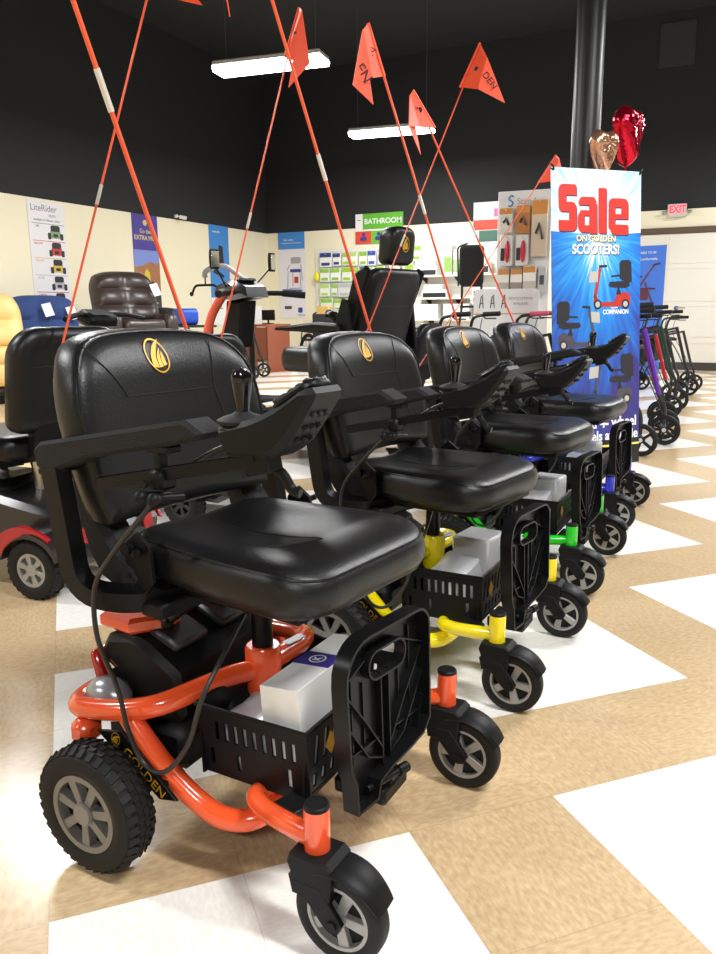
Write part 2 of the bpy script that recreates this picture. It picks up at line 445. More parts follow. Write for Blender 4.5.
def make_chair(loc, rz, paint_hex, label, seat_yaw, ctrl_dz=0, badge=True, seat_dz=0, seat_dx=0):
    paint = mat('paint_'+paint_hex[1:], paint_hex, .22, coat=.6)
    r = thing('power_chair', label, 'power chair', loc, rz, 'power chairs in the front row')
    # --- frame
    b = MB(); q = .019
    for s in (-1, 1):
        b.tube(cat_spline([(.022, s*.005, .286), (-.005+.03*(s > 0), s*.06, .288), (-.026+.05*(s > 0), s*.125, .286), (-.06+.05*(s > 0), s*.183, .276), (-.11, s*.206, .264), (-.18, s*.211, .25), (-.235, s*.203, .24), (-.265, s*.165, .234), (-.272, s*.1, .232), (-.272, 0, .232)], 7), q, 12)
        b.tube(cat_spline([(-.12, s*.205, .262), (-.085, s*.205, .222), (-.035, s*.198, .165), (.02, s*.19, .122), (.07, s*.185, .104), (.115, s*.165, .107), (.135, s*.11, .118), (.135, 0, .12)], 7), q, 12)
        b.tube(cat_spline([(.118, s*.11, .138), (.116, s*.15, .148), (.13, s*.178, .153), (.17, s*.2, .158), (.23, s*.225, .170), (.286, s*.243, .180)], 6), .0165, 12)
        b.lathe([(0, .163), (.0185, .163), (.0195, .166), (.0195, .231), (0, .231)], 20, Matrix.Translation((.286, s*.243, 0)))
        b.box((-.212, s*.212, .205), (.045, .05, .045), b=.012); b.rod((-.212, s*.2, .205), (-.2, s*.205, .25), .012, 8)
    b.lathe([(.0, .225), (.03, .225), (.033, .23), (.033, .325), (.03, .33), (0, .33)], 20, Matrix.Translation((.022, 0, 0)))
    b.rod((.022, 0, .24), (.135, 0, .13), .017, 12); b.rod((.118, -.11, .138), (.118, .11, .138), .0165, 12)
    b.build('frame', paint, r)
    for s in (-1, 1):
        MB().lathe([(0, .238), (.017, .238), (.019, .236), (.0195, .230), (0, .23)], 20, Matrix.Translation((.286, s*.243, 0))).build('stem_cap', plastic, r)
    MB().box((.03, .09, .3065), (.02, .05, .003), (0, 0, -6), b=.001).build('serial_plate', mat('sticker_silver', (.4, .4, .4), .45, .5), r, 'small chrome sticker on the frame tube')
    # --- casters
    for s in (-1, 1):
        y = s*.243; ax = .326; az = .072
        b = MB()
        b.prism([(-.028, .1), (-.034, .128), (-.03, .134), (-.036, .15), (-.03, .166), (.03, .166), (.04, .158), (.034, .1)], -.03, .03, axisY((.286, y, 0)), b=.003)
        for e in (-1, 1):
            b.prism([(-.026, .125), (.02, .125), (.056, .076), (.05, .062), (.036, .058), (.024, .066)], -.005, .005, axisY((.286, y+e*.0255, 0)), b=.0015)
        # mudguard over the front of the wheel
        n = 12; vs = []; fs = []
        for i in range(n+1):
            a = R(112-84*i/n)
            for (rr, yy) in ((.079, -.031), (.084, -.025), (.086, 0), (.084, .025), (.079, .031), (.074, .028), (.079, 0), (.074, -.028)):
                vs.append((ax+rr*math.cos(a), y+yy*(1-.25*(i/n)**3), az+rr*math.sin(a)))
        for i in range(n):
            for k in range(8): fs.append((i*8+k, i*8+(k+1) % 8, (i+1)*8+(k+1) % 8, (i+1)*8+k))
        fs += [list(range(8))[::-1], [n*8+k for k in range(8)]]
        b.add(vs, fs)
        b.rod((ax, y-.034, az), (ax, y+.034, az), .008, 10)
        fk = b.build('caster_fork', plastic, r)
        T = axisY((ax, y, az))
        b = MB(); tyre(b, .072, .036, T, .049); ring(b, T, .0, .05, -.003, .003); b.build('caster_tyre', rubber, fk)
        b = MB(); ring(b, T, .045, .051, -.015, .015); ring(b, T, 0, .014, -.016, .016, 16); spokes(b, T, 5, .01, .047, .014, .019, -.0125, .0125, .3+s*.4); b.build('caster_rim', silver, fk, 'silver five-spoke caster rim')
    # --- drive wheels
    for s in (-1, 1):
        T = axisY((-.138, s*.268, .1115))
        b = MB(); tyre(b, .108, .066, T, .066, 36); w = b.build('rear_wheel', rubber, r)
        b = MB(); ring(b, T, .059, .069, -.031, .031); ring(b, T, 0, .021, -.03, .03, 24); spokes(b, T, 7, .015, .061, .013, .018, -.028, .028, .2)
        for i in range(7): pass
        b.build('rim', mat('wheel_rim_grey', (.20, .19, .17), .42, .3), w, 'silver seven-spoke rim')
        b = MB(); ring(b, T, 0, .067, -.012, .012); b.build('brake_disc', plastic, w)
        b = MB(); ring(b, T, 0, .018, -.033, .0335, 20); b.build('hub_cap', mat('hub_grey', (.23, .22, .2), .4, .3), w)
    b = MB(); b.rod((-.138, -.23, .117), (-.138, .23, .117), .03, 14)
    for s in (-1, 1): b.rod((-.138, s*.09, .13), (-.138, s*.21, .13), .05, 16)
    b.box((-.14, 0, .17), (.2, .3, .09), b=.02); b.build('motor', steel_b, r)
    for s in (-1, 1):
        MB().ball((-.2, s*.165, .252), (.05, .034, .034)).build('motor_cap', mat('silver_dome', (.35, .36, .38), .28, .5), r, 'rounded silver motor cap')
        b = MB(); b.box((-.232, s*.145, .285), (.02, .035, .085), (0, -14, 0), b=.006); b.build('reflector', red_lens, r, 'red rear reflector')
    # --- battery box
    b = MB()
    b.prism([(-.232, .21), (-.24, .33), (-.225, .352), (-.165, .362), (-.13, .352), (-.06, .31), (-.05, .235), (-.07, .21)], -.142, .142, axisY((0, 0, 0)), b=.012)
    b.box((-.02, 0, .22), (.07, .17, .06), b=.01)
    bat = b.build('battery_box', plastic, r)
    b = MB(); b.prism([(-.243, -.135), (-.165, -.143), (-.118, -.085), (-.125, -.05), (-.165, -.03), (-.178, -.02), (-.178, .02), (-.165, .03), (-.125, .05), (-.118, .085), (-.165, .143), (-.243, .135)], .362, .392, b=.007); b.build('battery_handle', paint, bat, 'handle in the paint of the frame')
    for s in (-1, 1):
        MB().box((-.118, s*.065, .352), (.07, .09, .02), (0, 22, 0), b=.006).build('battery_panel', grey_pl, bat, 'dark grey top panel')
    b = MB(); b.lathe([(0, 0), (.013, 0), (.013, .01), (.008, .014), (0, .014)], 3, axisY((-.2, -.142, .303))); b.build('charging_port', chrome, bat, 'chrome charging port')
    # --- maker's plate
    for s in (-1, 1):
        P = [(-.168, .222), (-.11, .236), (.006, .14), (-.032, .132)]
        b = MB(); b.prism(P, -.003, .003, axisY((0, s*.226, 0)), b=.001); b.rod((-.1, s*.19, .2), (-.1, s*.226, .2), .008, 8); b.rod((-.03, s*.19, .155), (-.03, s*.226, .155), .008, 8); npl = b.build('name_plate', plastic_s, r)
        b = MB(); T = Matrix.Translation((-.073, -.2298, .181)) @ Matrix.Rotation(R(37), 4, 'Y') @ Matrix.Rotation(R(90), 4, 'X')
        if s > 0: T = Matrix.Translation((-.073, .2298, .181)) @ Matrix.Rotation(R(37), 4, 'Y') @ Matrix.Rotation(R(180), 4, 'Z') @ Matrix.Rotation(R(90), 4, 'X')
        b.text('GOLDEN', .0245, T @ Matrix.Translation((.014*s*-1, 0, 0)), .0003, sx=1.05)
        emblem(b, lambda u, v: T @ Vector((-.062*(1 if s < 0 else 1.0)+u-(.03 if s > 0 else 0), v, .0004)), .38)
        b.build('lettering', gold, npl, 'gold maker lettering')
    # --- basket
    b = MB(); bx0, bx1, bw, z0, z1 = -.0, .218, .163, .155, .283
    tp = lambda z: (z1-z)/(z1-z0)*.012
    sl = [(.035+.019*k, .043+.019*k, .07, .105) for k in range(9)] + [(.02, .028, .02, .05), (.075, .083, .02, .05), (.175, .184, .02, .055)]
    for s in (-1, 1):
        slot_wall(b, (lambda x, y, z, s=s: (bx0+x, s*(bw-tp(z0+y)-z), z0+y)), bx1-bx0, z1-z0, .004, sl)
    sf = [(.03+.028*k, .042+.028*k, .055, .11) for k in range(10)] + [(.03+.028*k, .042+.028*k, .015, .04) for k in range(10)]
    slot_wall(b, lambda x, y, z: (bx1-tp(z0+y)-z, -bw+.004+x*(2*bw-.008)/.326, z0+y), .326, z1-z0, .004, sf)
    slot_wall(b, lambda x, y, z: (bx0+tp(z0+y)*.3+z, -bw+.004+x*(2*bw-.008)/.326, z0+y), .326, z1-z0, .004, [])
    b.box(((bx0+bx1)/2, 0, z0+.003), (bx1-bx0-.02, 2*bw-.03, .006))
    b.tube([(bx0, -bw, z1), (bx1, -bw, z1), (bx1, bw, z1), (bx0, bw, z1)], .005, 8, closed=True)
    for s in (-1, 1): b.box((.2, s*.178, .166), (.05, .045, .01), (0, 0, s*18), b=.003)
    bk = b.build('basket', plastic, r)
    if badge:
        MB().prism([(-.016, 0), (0, -.02), (.016, 0), (0, .02)], 0, .002, Matrix.Translation((bx1, -.09, .235)) @ Matrix.Rotation(R(90), 4, 'Z') @ Matrix.Rotation(R(90), 4, 'X')).build('badge', gold, bk, 'gold diamond sticker')
    # --- footplate folded up, ribbed underside to the front
    F = Matrix.Translation((.281, -.035, .179)) @ Matrix.Rotation(R(-8), 4, 'Z') @ Matrix.Rotation(R(-2), 4, 'Y') @ Matrix(((0, 0, 1, 0), (.9, 0, 0, 0), (0, .9, 0, 0), (0, 0, 0, 1)))
    o = [(.128, .055), (.132, .24)]
    o += [(.132-.04+.04*math.cos(R(a)), .245+.04*math.sin(R(a))) for a in (15, 30, 45, 60, 75, 90)]
    o += [(-.132+.07-.07*math.cos(R(a)), .215+.07*math.sin(R(a))) for a in (90, 75, 60, 45, 30, 15)]
    o += [(-.132, .21), (-.128, .06), (-.115, .03), (-.112, -.03), (-.05, -.03), (-.04, .0), (.0, .012), (.06, .02), (.105, .03)]
    hole = [(x*1.0+.002, y+.218) for x, y in rrect(-.055, .055, -.024, .024, .023, 5)]
    b = MB(); n = len(o)
    bm = bmesh.new()
    ov = [bm.verts.new((p[0], p[1], 0)) for p in o]; hv = [bm.verts.new((p[0], p[1], 0)) for p in hole]
    es = [bm.edges.new((ov[i], ov[(i+1) % n])) for i in range(n)] + [bm.edges.new((hv[i], hv[(i+1) % len(hv)])) for i in range(len(hv))]
    bmesh.ops.triangle_fill(bm, use_beauty=True, use_dissolve=False, edges=es)
    bm.verts.index_update()
    tv = [tuple(v.co) for v in bm.verts]; tf = [[v.index for v in f.verts] for f in bm.faces]; bm.free()
    b.add(tv, tf, F); b.add([(p[0], p[1], .004) for p in tv], tf, F)
    def wall(poly, t, d):
        i = offset(poly, t); k = len(i); oo = poly if area2(poly) > 0 else poly[::-1]
        vs = [(p[0], p[1], z) for (qq, z) in ((oo, 0), (oo, d), (i, d), (i, 0)) for p in qq]
        fs = [(l*k+j, l*k+(j+1) % k, (l+1)*k+(j+1) % k, (l+1)*k+j) for l in range(3) for j in range(k)]
        b.add(vs, fs, F)
    wall(o, .005, .03); wall(hole, -.004, .022)
    def rib(p, q, h=.016, t=.0028):
        d = Vector((q[0]-p[0], q[1]-p[1])); a = math.degrees(math.atan2(d.y, d.x))
        b.box(((p[0]+q[0])/2, (p[1]+q[1])/2, h/2), (d.length, t, h), (0, 0, a), T=F)
    for x in (-.012, .012): rib((x, .015), (x, .197))
    for s in (-1, 1):
        rib((s*.122, .2), (s*.06, .12)); rib((s*.06, .12), (s*.012, .05)); rib((s*.125, .15), (s*.055, .05)); rib((s*.055, .05), (s*.012, .03))
        rib((s*.09, .25), (s*.09, .05), .009); rib((s*.122, .1), (s*.1, .02)); rib((s*.06, .235), (s*.128, .205)); rib((s*.128, .07), (s*.012, .07), .012); rib((s*.055, .19), (s*.055, .05), .008)
    fp = b.build('footplate', plastic_s, r, smooth=25)
    b = MB(); b.rod(F @ Vector((-.06, -.012, .012)), F @ Vector((.04, -.014, .024)), .006, 10); b.rod(F @ Vector((.025, -.014, .022)), F @ Vector((.048, -.0145, .025)), .0095, 12); b.build('hinge_bolt', plastic, fp)
    b = MB(); b.box((.245, 0, .125), (.1, .09, .03), b=.005); b.build('footplate_mount', steel_b, r)
    # --- seat post
    MB().lathe([(0, .3), (.0195, .3), (.0195, .485), (0, .485)], 18, Matrix.Translation((.022, 0, 0))).build('seat_post', plastic_s, r)
    U = dict(loc=(.022, 0, seat_dz), rot=(0, 0, seat_yaw))
    # --- seat
    st = MB().puff(OUT_SEAT, [(.06, .567), (.036, .566), (.02, .562), (.009, .554), (.0025, .541), (0, .525), (.003, .507), (.012, .491), (.028, .482), (.05, .479)], seat_fn, (.85, .7, .55, .4, .25, .12)).build('seat', leather, r, smooth=60, loc=(.022+seat_dx, 0, seat_dz), rot=(0, 0, seat_yaw))
    b = MB(); i = offset(OUT_SEAT, .0095); b.tube([Vector(seat_fn(p[0], p[1], .5545)) for p in i], .0022, 6, closed=True); b.build('piping', leather, st)
    b = MB(); sp = lambda u, v: Vector(seat_fn(u, v, .567))+Vector((0, 0, .0004))
    for pl in ([(-.09, -.02), (.0, -.025), (.1, -.03), (.17, -.036)], [(.17, -.036), (.15, -.085), (.13, -.12)]):
        b.tube([sp(p.x, p.y) for p in cat_spline([(a, c, 0) for a, c in pl], 8)], .0011, 5)
    b.build('stitching', thread, st)
    b = MB(); b.box((.06, 0, .472), (.3, .3, .018), b=.004); b.box((-.05, 0, .452), (.05, .42, .025), b=.004); b.box((-.02, -.03, .458), (.03, .06, .03), b=.004)
    b.tube(cat_spline([(-.0, -.05, .45), (-.05, -.09, .435), (-.09, -.1, .41), (-.12, -.11, .385)], 5), .006, 8); b.ball((-.125, -.112, .38), (.012, .012, .012), 10); b.build('seat_base', steel_b, r, **U)
    # --- backrest
    bk = MB().puff(OUT_BACK, [(.05, .006), (.03, .005), (.014, .001), (.004, -.007), (0, -.018), (.0, -.05), (.004, -.068), (.014, -.082), (.035, -.092), (.06, -.095)], back_fn, (.85, .7, .5, .3, .12), c=(-.02, .73)).build('backrest', leather, r, smooth=60, **U)
    b = MB(); i = [p for p in offset(OUT_BACK, .005) if p[1] > .62]; k0 = max(range(len(i)), key=lambda k: math.hypot(i[k][0]-i[k-1][0], i[k][1]-i[k-1][1])); i = i[k0:]+i[:k0]; b.tube([Vector(back_fn(p[0], p[1], -.004)) for p in i], .0026, 6); b.build('piping', leather, bk)
    b = MB(); bp = lambda u, v: Vector(back_fn(u, v, .0066))
    for pl in ([(-.195, .872), (-.165, .84), (-.14, .81), (-.125, .785)], [(-.125, .785), (-.05, .785), (.02, .785), (.08, .787)], [(.08, .787), (.084, .815), (.092, .85), (.1, .88)], [(.08, .787), (.09, .74), (.1, .67), (.105, .61)]):
        b.tube([bp(p.x, p.y) for p in cat_spline([(a, c, 0) for a, c in pl], 6)], .001, 5)
    b.build('stitching', thread, bk)
    b = MB(); emblem(b, lambda u, v: back_fn(u-.036, v+.85, .0078), .95); b.build('emblem', gold, bk, 'embroidered gold sail emblem')
    # --- folding hinge below the backrest
    for s in (-1, 1):
        b = MB(); b.prism([(-.24, .67), (-.222, .58), (-.2, .52), (-.17, .483), (-.125, .466), (-.08, .474), (-.062, .5), (-.08, .525), (-.13, .55), (-.165, .59), (-.185, .67)], -.03, .03, axisY((0, s*.172-.01, 0)), b=.012); b.build('hinge_cover', foam, r, **U)
    b = MB(); b.box((-.1, 0, .475), (.05, .36, .03), b=.005); b.build('cross_bar', steel_b, r, **U)
    for s in (-1, 1):
        b = MB(); b.prism([(-.11, .47), (-.06, .475), (-.04, .5), (-.045, .56), (-.075, .58), (-.1, .56)], -.004, .004, axisY((0, s*.206, 0)), b=.001)
        b.rod((-.09, s*.2, .552), (-.09, s*.222, .552), .011, 12); b.rod((-.095, s*.2, .505), (-.095, s*.214, .505), .005, 8)
        b.rod((-.075, s*.215, .545), (-.05, s*.23, .556), .006, 8); b.build('hinge_plate', steel_b, r, **U)
    # --- arms
    for s in (-1, 1):
        y = s*.255; dz = ctrl_dz
        b = MB(); pts = fillet([(-.208, y, .69+dz), (-.172, y, .474), (-.075, y*.86, .468), (-.04, y*.3, .464)], .05, 7)
        b.sweep(pts, [(-.014, -.02), (.014, -.02), (.014, .02), (-.014, .02)]); b.build('arm_post', steel_b, r, **U)
        b = MB(); M = Matrix.Translation((-.243, s*.243, .701+dz)) @ Matrix.Rotation(R(-10), 4, 'Y')
        b.prism([(0, -.022), (.01, -.03), (.06, -.03), (.14, -.018), (.33, -.015), (.385, -.012), (.395, -.004), (.365, .018), (.02, .018), (.0, .008)], -.027, .027, M @ TY, b=.006); b.build('arm_pad', foam, r, **U)
        b = MB(); b.box((.02, 0, -.03), (.07, .03, .012), T=M, b=.003); b.build('pad_bracket', steel_b, r, **U)
    y = -.25
    M = Matrix.Translation((-.1, y, .666+dz)) @ Matrix.Rotation(R(-12), 4, 'Y')
    b = MB(); b.box((.165, 0, 0), (.33, .016, .02), T=M, b=.002); b.box((.345, .0, .002), (.045, .03, .042), T=M, b=.003); b.rod((M @ Vector((.342, -.017, .004))), (M @ Vector((.342, .017, .004))), .005, 8)
    b.box((.345, .0, .02), (.02, .03, .03), T=M, b=.003); b.tube(cat_spline([M @ Vector((.352, .01, -.01)), M @ Vector((.366, .012, -.025)), M @ Vector((.374, .014, -.045)), M @ Vector((.385, .016, -.052))], 5), .007, 8); b.build('controller_bar', steel_b, r, **U)
    b = MB(); b.box((.05, y, .735+dz), (.045, .03, .01), b=.002); b.box((.043, y, .71+dz), (.014, .02, .06), b=.003); b.box((.045, y, .69+dz), (.03, .034, .03), b=.005)
    for dx in (-.012, .016): b.rod((.045+dx, y-.03, .667+dz), (.045+dx, y+.02, .66+dz), .0075, 10); b.ball((.045+dx, y-.032, .666+dz), .011, 10)
    b.rod((.035, y-.022, .685+dz), (.035, y-.03, .685+dz), .006, 8); b.build('clamp', plastic, r, **U)
    # --- controller
    y = -.236
    o = [(.172, .776), (.176, .756), (.189, .738), (.256, .741), (.276, .751), (.295, .767), (.318, .796), (.335, .82), (.338, .829), (.332, .836), (.312, .833), (.292, .82), (.272, .808), (.25, .798), (.228, .79), (.2, .783)]
    o = [(a, c+dz) for a, c in o]
    b = MB(); b.prism(o, -.034, .034, axisY((0, y, 0)), b=.008); ct = b.build('controller', plastic, r, **U)
    # raised keypad with rows of buttons
    tdir = math.degrees(math.atan2(.833-.798, .312-.25)); T = Matrix.Translation((.295, y, .823+dz)) @ Matrix.Rotation(R(-tdir), 4, 'Y')
    b = MB(); b.prism(rrect(-.04, .04, -.03, .03, .026, 6), -.006, .006, T, b=.004); kp = b.build('keypad', plastic_s, ct)
    b = MB()
    for k in range(5):
        for j in (-1, 0, 1): b.box((-.028+.014*k, j*.015, .0075), (.009, .011, .004), T=T, b=.0015)
    b.build('button', grey_pl, ct)
    b = MB()
    for k in range(3):
        for j in (-1, 0, 1): b.rod(Vector((.322-.013*k, y+j*.013, .803-.017*k+dz)), Vector((.325-.013*k, y+j*.013, .799-.017*k+dz)), .004, 8)
    b.build('vent', thread, ct)
    J = Matrix.Translation((.194, y, .772+dz))
    b = MB(); b.lathe([(0, -.012), (.033, -.012), (.033, -.004), (.034, .002), (.027, .006), (.034, .009), (.035, .013), (.027, .017), (.014, .021), (.01, .024), (0, .024)], 24, J); gt = b.build('gaiter', rubber, ct)
    b = MB(); b.lathe([(0, .01), (.008, .01), (.009, .024), (.011, .04), (.0145, .06), (.0148, .07), (.011, .078), (0, .081)], 18, J); b.build('joystick', mat('joystick_gloss', (.006, .006, .006), .12), ct)
    # --- cable
    b = MB(); b.tube(cat_spline([(.2, y+.02, .745+dz+seat_dz), (.12, y+.025, .735+dz+seat_dz), (.05, y+.0, .69+dz+seat_dz), (.0, y-.022, .63), (-.07, y-.02, .56), (-.118, -.252, .497), (-.124, -.25, .41), (-.09, -.247, .325), (-.074, -.246, .255), (-.043, -.246, .203), (0, -.244, .202), (.043, -.235, .257), (.068, -.225, .337), (.075, -.18, .39), (.06, -.1, .43)], 7), .0042, 8); b.build('cable', cable_m, r)
    return r
CH = [(-.7776, 1.1249, -2.44), (-.7575, 1.9381, -1.38), (-.7639, 2.7908, -.39), (-.7757, 3.6498, -.53)]
LAB = ['black power chair with red-orange frame, nearest the camera', 'black power chair with yellow frame, second in the front row', 'black power chair with bright green frame, third in the front row', 'black power chair with blue frame, beside the tall sale banner']
for i, (p, l) in enumerate(zip(('#ea562a', '#f6e010', '#16c81e', '#1c2cc0'), LAB)):
    make_chair((CH[i][0], CH[i][1], 0), R(CH[i][2]), p, l, R((-6, -9, -8, -7)[i]), (0, .0, -.032, .012)[i], seat_dz=(0, -.026, -.026, -.026)[i], seat_dx=(0, -.022, -.02, -.012)[i])
# ---------------------------------------------------------------- safety flags
flag_orange = mat('flag_orange', '#e8502c', .45)
pole_orange = mat('pole_orange', '#e4572f', .4)
ferrule = mat('pole_ferrule', '#d8d2c8', .3, .3)
ink = mat('flag_ink', '#2a1510', .6)
def plate(mb, pts, t=.0012):
    P = [Vector(p) for p in pts]; n = (P[1]-P[0]).cross(P[2]-P[0]).normalized()*t; k = len(P)
    mb.add([p+n for p in P]+[p-n for p in P], [list(range(k)), list(range(k, 2*k))[::-1]]+[(i, i+k, (i+1) % k+k, (i+1) % k) for i in range(k)])
FL = [((-1.95, 1.822, .80), (-1.95, 2.40, 2.13), [(-1.95, 2.4, 2.13), (-1.95, 2.33, 1.97), (-1.87, 2.42, 2.05), (-1.89, 2.36, 1.98), None, (-1.75, 2.375, 1.936)], 'orange safety flag on pole leaning right, in front of the navy recliner'),
 ((-1.996, 2.517, .36), (-1.895, 3.27, 2.224), [(-1.895, 3.27, 2.224), (-1.919, 3.181, 2.008), (-1.855, 3.225, 2.196), (-1.859, 3.172, 1.978), (-1.786, 3.164, 1.958), (-1.886, 3.153, 1.873)], 'orange safety flag folded over in front of the nearest hanging light'),
 ((-2.025, 3.773, .36), (-1.458, 4.457, 2.34), [(-1.458, 4.458, 2.346), (-1.537, 4.371, 2.114), (-1.396, 4.394, 2.251), (-1.425, 4.341, 2.084), None, (-1.296, 4.413, 2.015)], 'orange safety flag spread open, its pole leaning right past the headrest seat'),
 ((-2.08, 4.797, .36), (-1.307, 5.705, 1.957), [(-1.308, 5.706, 1.964), (-1.398, 5.602, 1.775), (-1.268, 5.626, 1.928), (-1.297, 5.576, 1.777), None, (-1.216, 5.64, 1.748)], 'orange safety flag half hidden behind the sale banner'),
 ((-1.051, 1.518, .47), (-1.046, .878, 1.836), [(-1.046, .885, 1.83), (-1.046, .975, 1.63), (-1.06, .8, 1.78), (-1.05, .86, 1.6), None, (-1.05, .75, 1.6)], 'orange safety flag on the nearest power chair, pole leaning left'),
 ((-.992, 2.357, .47), (-1.134, 1.68, 1.892), [(-1.134, 1.68, 1.89), (-1.116, 1.766, 1.71), (-1.2, 1.66, 1.85), (-1.19, 1.70, 1.72), None, (-1.199, 1.735, 1.625)], 'orange safety flag on the yellow-framed chair, pole leaning left'),
 ((-.965, 3.161, .47), (-1.214, 2.541, 1.848), [(-1.214, 2.541, 1.848), (-1.194, 2.624, 1.706), (-1.208, 2.491, 1.813), (-1.169, 2.475, 1.661), (-1.209, 2.419, 1.632), (-1.162, 2.474, 1.579)], 'orange safety flag folded double, on the pole of the green-framed chair'),
 ((-.91, 4.022, .47), (-1.419, 3.423, 1.87), [(-1.419, 3.423, 1.87), (-1.347, 3.508, 1.724), (-1.408, 3.362, 1.835), (-1.357, 3.355, 1.7), (-1.386, 3.301, 1.697), (-1.35, 3.352, 1.586)], 'orange safety flag hanging before the far strip light, on the blue-framed chair pole')]
def letters_on(mb, t, size, P, right, up, bold=0):
    r = Vector(right).normalized(); u = Vector(up); u = (u-r*u.dot(r)).normalized(); n = r.cross(u)
    mb.text(t, size, Matrix(((r.x, u.x, n.x, P[0]), (r.y, u.y, n.y, P[1]), (r.z, u.z, n.z, P[2]), (0, 0, 0, 1))), .0004, bold)
for bi, (a, t, f, lab) in enumerate(FL):
    a = Vector(a); t = Vector(t)
    th = thing('safety_flag', lab, 'safety flag', a, 0, 'orange safety flags')
    b = MB(); b.rod((0, 0, 0), t-a, .0042 if bi > 3 else .0038, 8); b.build('pole', pole_orange, th)
    d = (t-a).normalized(); m = a+d*((1.3-a.z)/d.z)
    b = MB(); b.rod(m-a-d*.03, m-a+d*.04, .0056, 8); b.build('ferrule', ferrule, th, 'pale metal joint of the two pole halves')
    f = [Vector(q)-a if q else None for q in f]
    b = MB()
    if f[4] is None:
        plate(b, [f[0], f[1], f[3], f[2]]); plate(b, [f[2], f[3], f[5]])
    else:
        plate(b, [f[0], f[1], f[3], f[2]]); plate(b, [f[2], f[3], f[4]]); plate(b, [f[2]+Vector((0, -.004, 0)), f[4]+Vector((0, -.004, 0)), f[5]+Vector((0, -.004, 0))])
    b.rod(f[0], f[1], .006, 8); fl = b.build('flag', flag_orange, th, smooth=0)
    if bi in (1, 2, 6, 7):
        b = MB(); RR, UU = Vector((.896, .44, 0)), Vector((-.08, .19, .98))
        vw = lambda p: (p+a-Vector((0, 0, .92))).normalized()
        c1 = (f[0]+f[1]+f[2]+f[3])/4; e = vw(c1)*-.006
        if bi != 6: b.ball(c1+e, (.013, .004, .013), 8)
        else: letters_on(b, 'Z', .035, c1+e, RR+UU*-.6, UU)
        if bi == 2:
            c2 = f[3]*.3+f[5]*.3+f[2]*.4; letters_on(b, 'DEN', .05, c2+vw(c2)*-.008, RR*.7-UU*.9, RR*.9+UU*.7)
        if bi == 6:
            c2 = (f[2]+f[4]+f[5])/3; letters_on(b, 'EN', .05, c2+vw(c2)*-.012, RR*.6-UU*.9, RR*.9+UU*.6)
        if bi == 7: letters_on(b, 'Z', .035, f[2]*.3+f[3]*.5+f[0]*.2+e, RR-UU*.4, UU)
        b.build('lettering', ink, fl)
# ---------------------------------------------------------------- things lying in the baskets
white_card = mat('white_card', '#e9e7e4', .55)
purple = mat('purple_label', '#3b2f8f', .5)
plasticwrap = mat('grey_poly_bag', (.5, .5, .51), .25, coat=.5)
grey_card = mat('pale_grey_box', (.55, .55, .55), .4)
def in_chair(i, l):
    x, y, h = CH[i]; h = R(h); return (x+l[0]*math.cos(h)-l[1]*math.sin(h), y+l[0]*math.sin(h)+l[1]*math.cos(h), l[2])
# red chair: white carton on end, leaning back
t = thing('carton', 'white carton with purple square label standing in the nearest basket', 'box', in_chair(0, (.168, -.03, .164)), R(CH[0][2]))
b = MB(); M = Matrix.Rotation(R(-4), 4, 'Y')
b.prism([(-.036, -.115), (.036, -.115), (.036, .12), (-.036, .12)], .0, .176, M, b=.001); b.build('body', white_card, t)
b = MB(); b.box((0, .005, .1767), (.072, .05, .0012), T=M); lb = b.build('sticker', purple, t, 'purple square sticker')
b = MB(); ring(b, M @ Matrix.Translation((0, .005, .1774)), .013, .0155, 0, .0005, 24); b.text('K', .02, M @ Matrix.Translation((0, .005, .1774)) @ Matrix.Rotation(R(90), 4, 'Z'), .0003, .0006); b.build('print', white_card, lb)
def bag(i, l, d, rz, lab, tilt=0, m=plasticwrap, grp='grey bagged packs in the baskets'):
    o = in_chair(i, l)
    b = MB(); out = dens(rrect(-d[0]/2, d[0]/2, -d[1]/2, d[1]/2, .02, 3), .03); rr = random.Random(i*7+3)
    def fn(u, v, h): return Vector((u, v, h+(.006*math.sin(u*60+v*35+i) if h > d[2]*.6 else 0)))
    b.puff(out, [(.02, d[2]), (.006, d[2]*.95), (0, d[2]*.7), (0, d[2]*.25), (.01, 0)], fn, T=Matrix.Rotation(R(tilt), 4, 'X'))
    ob = b.build('bagged_pack', m, None, loc=o, rot=(0, 0, R(CH[i][2]+rz))); tag(ob, lab, 'pack', grp); return ob
bag(0, (.062, -.06, .164), (.09, .17, .09), 10, 'grey plastic-wrapped pack low beside the white carton in nearest basket')
for i, nm in ((1, 'yellow'), (2, 'green'), (3, 'blue')):
    bag(i, (.115, -.06, .164), (.11, .15, .12), -8, 'silvery plastic-wrapped carton in the basket of the %s-framed chair' % nm, 14)
    o = in_chair(i, (.12, .1, .164)); b = MB(); b.box((0, 0, .08), (.11, .12, .15), (0, 0, 0), b=.006)
    ob = b.build('carton', grey_card, None, loc=o, rot=(0, 0, R(CH[i][2]-6))); tag(ob, 'pale grey carton at the far end of the %s-framed chair basket' % nm, 'box', 'pale cartons in the baskets')
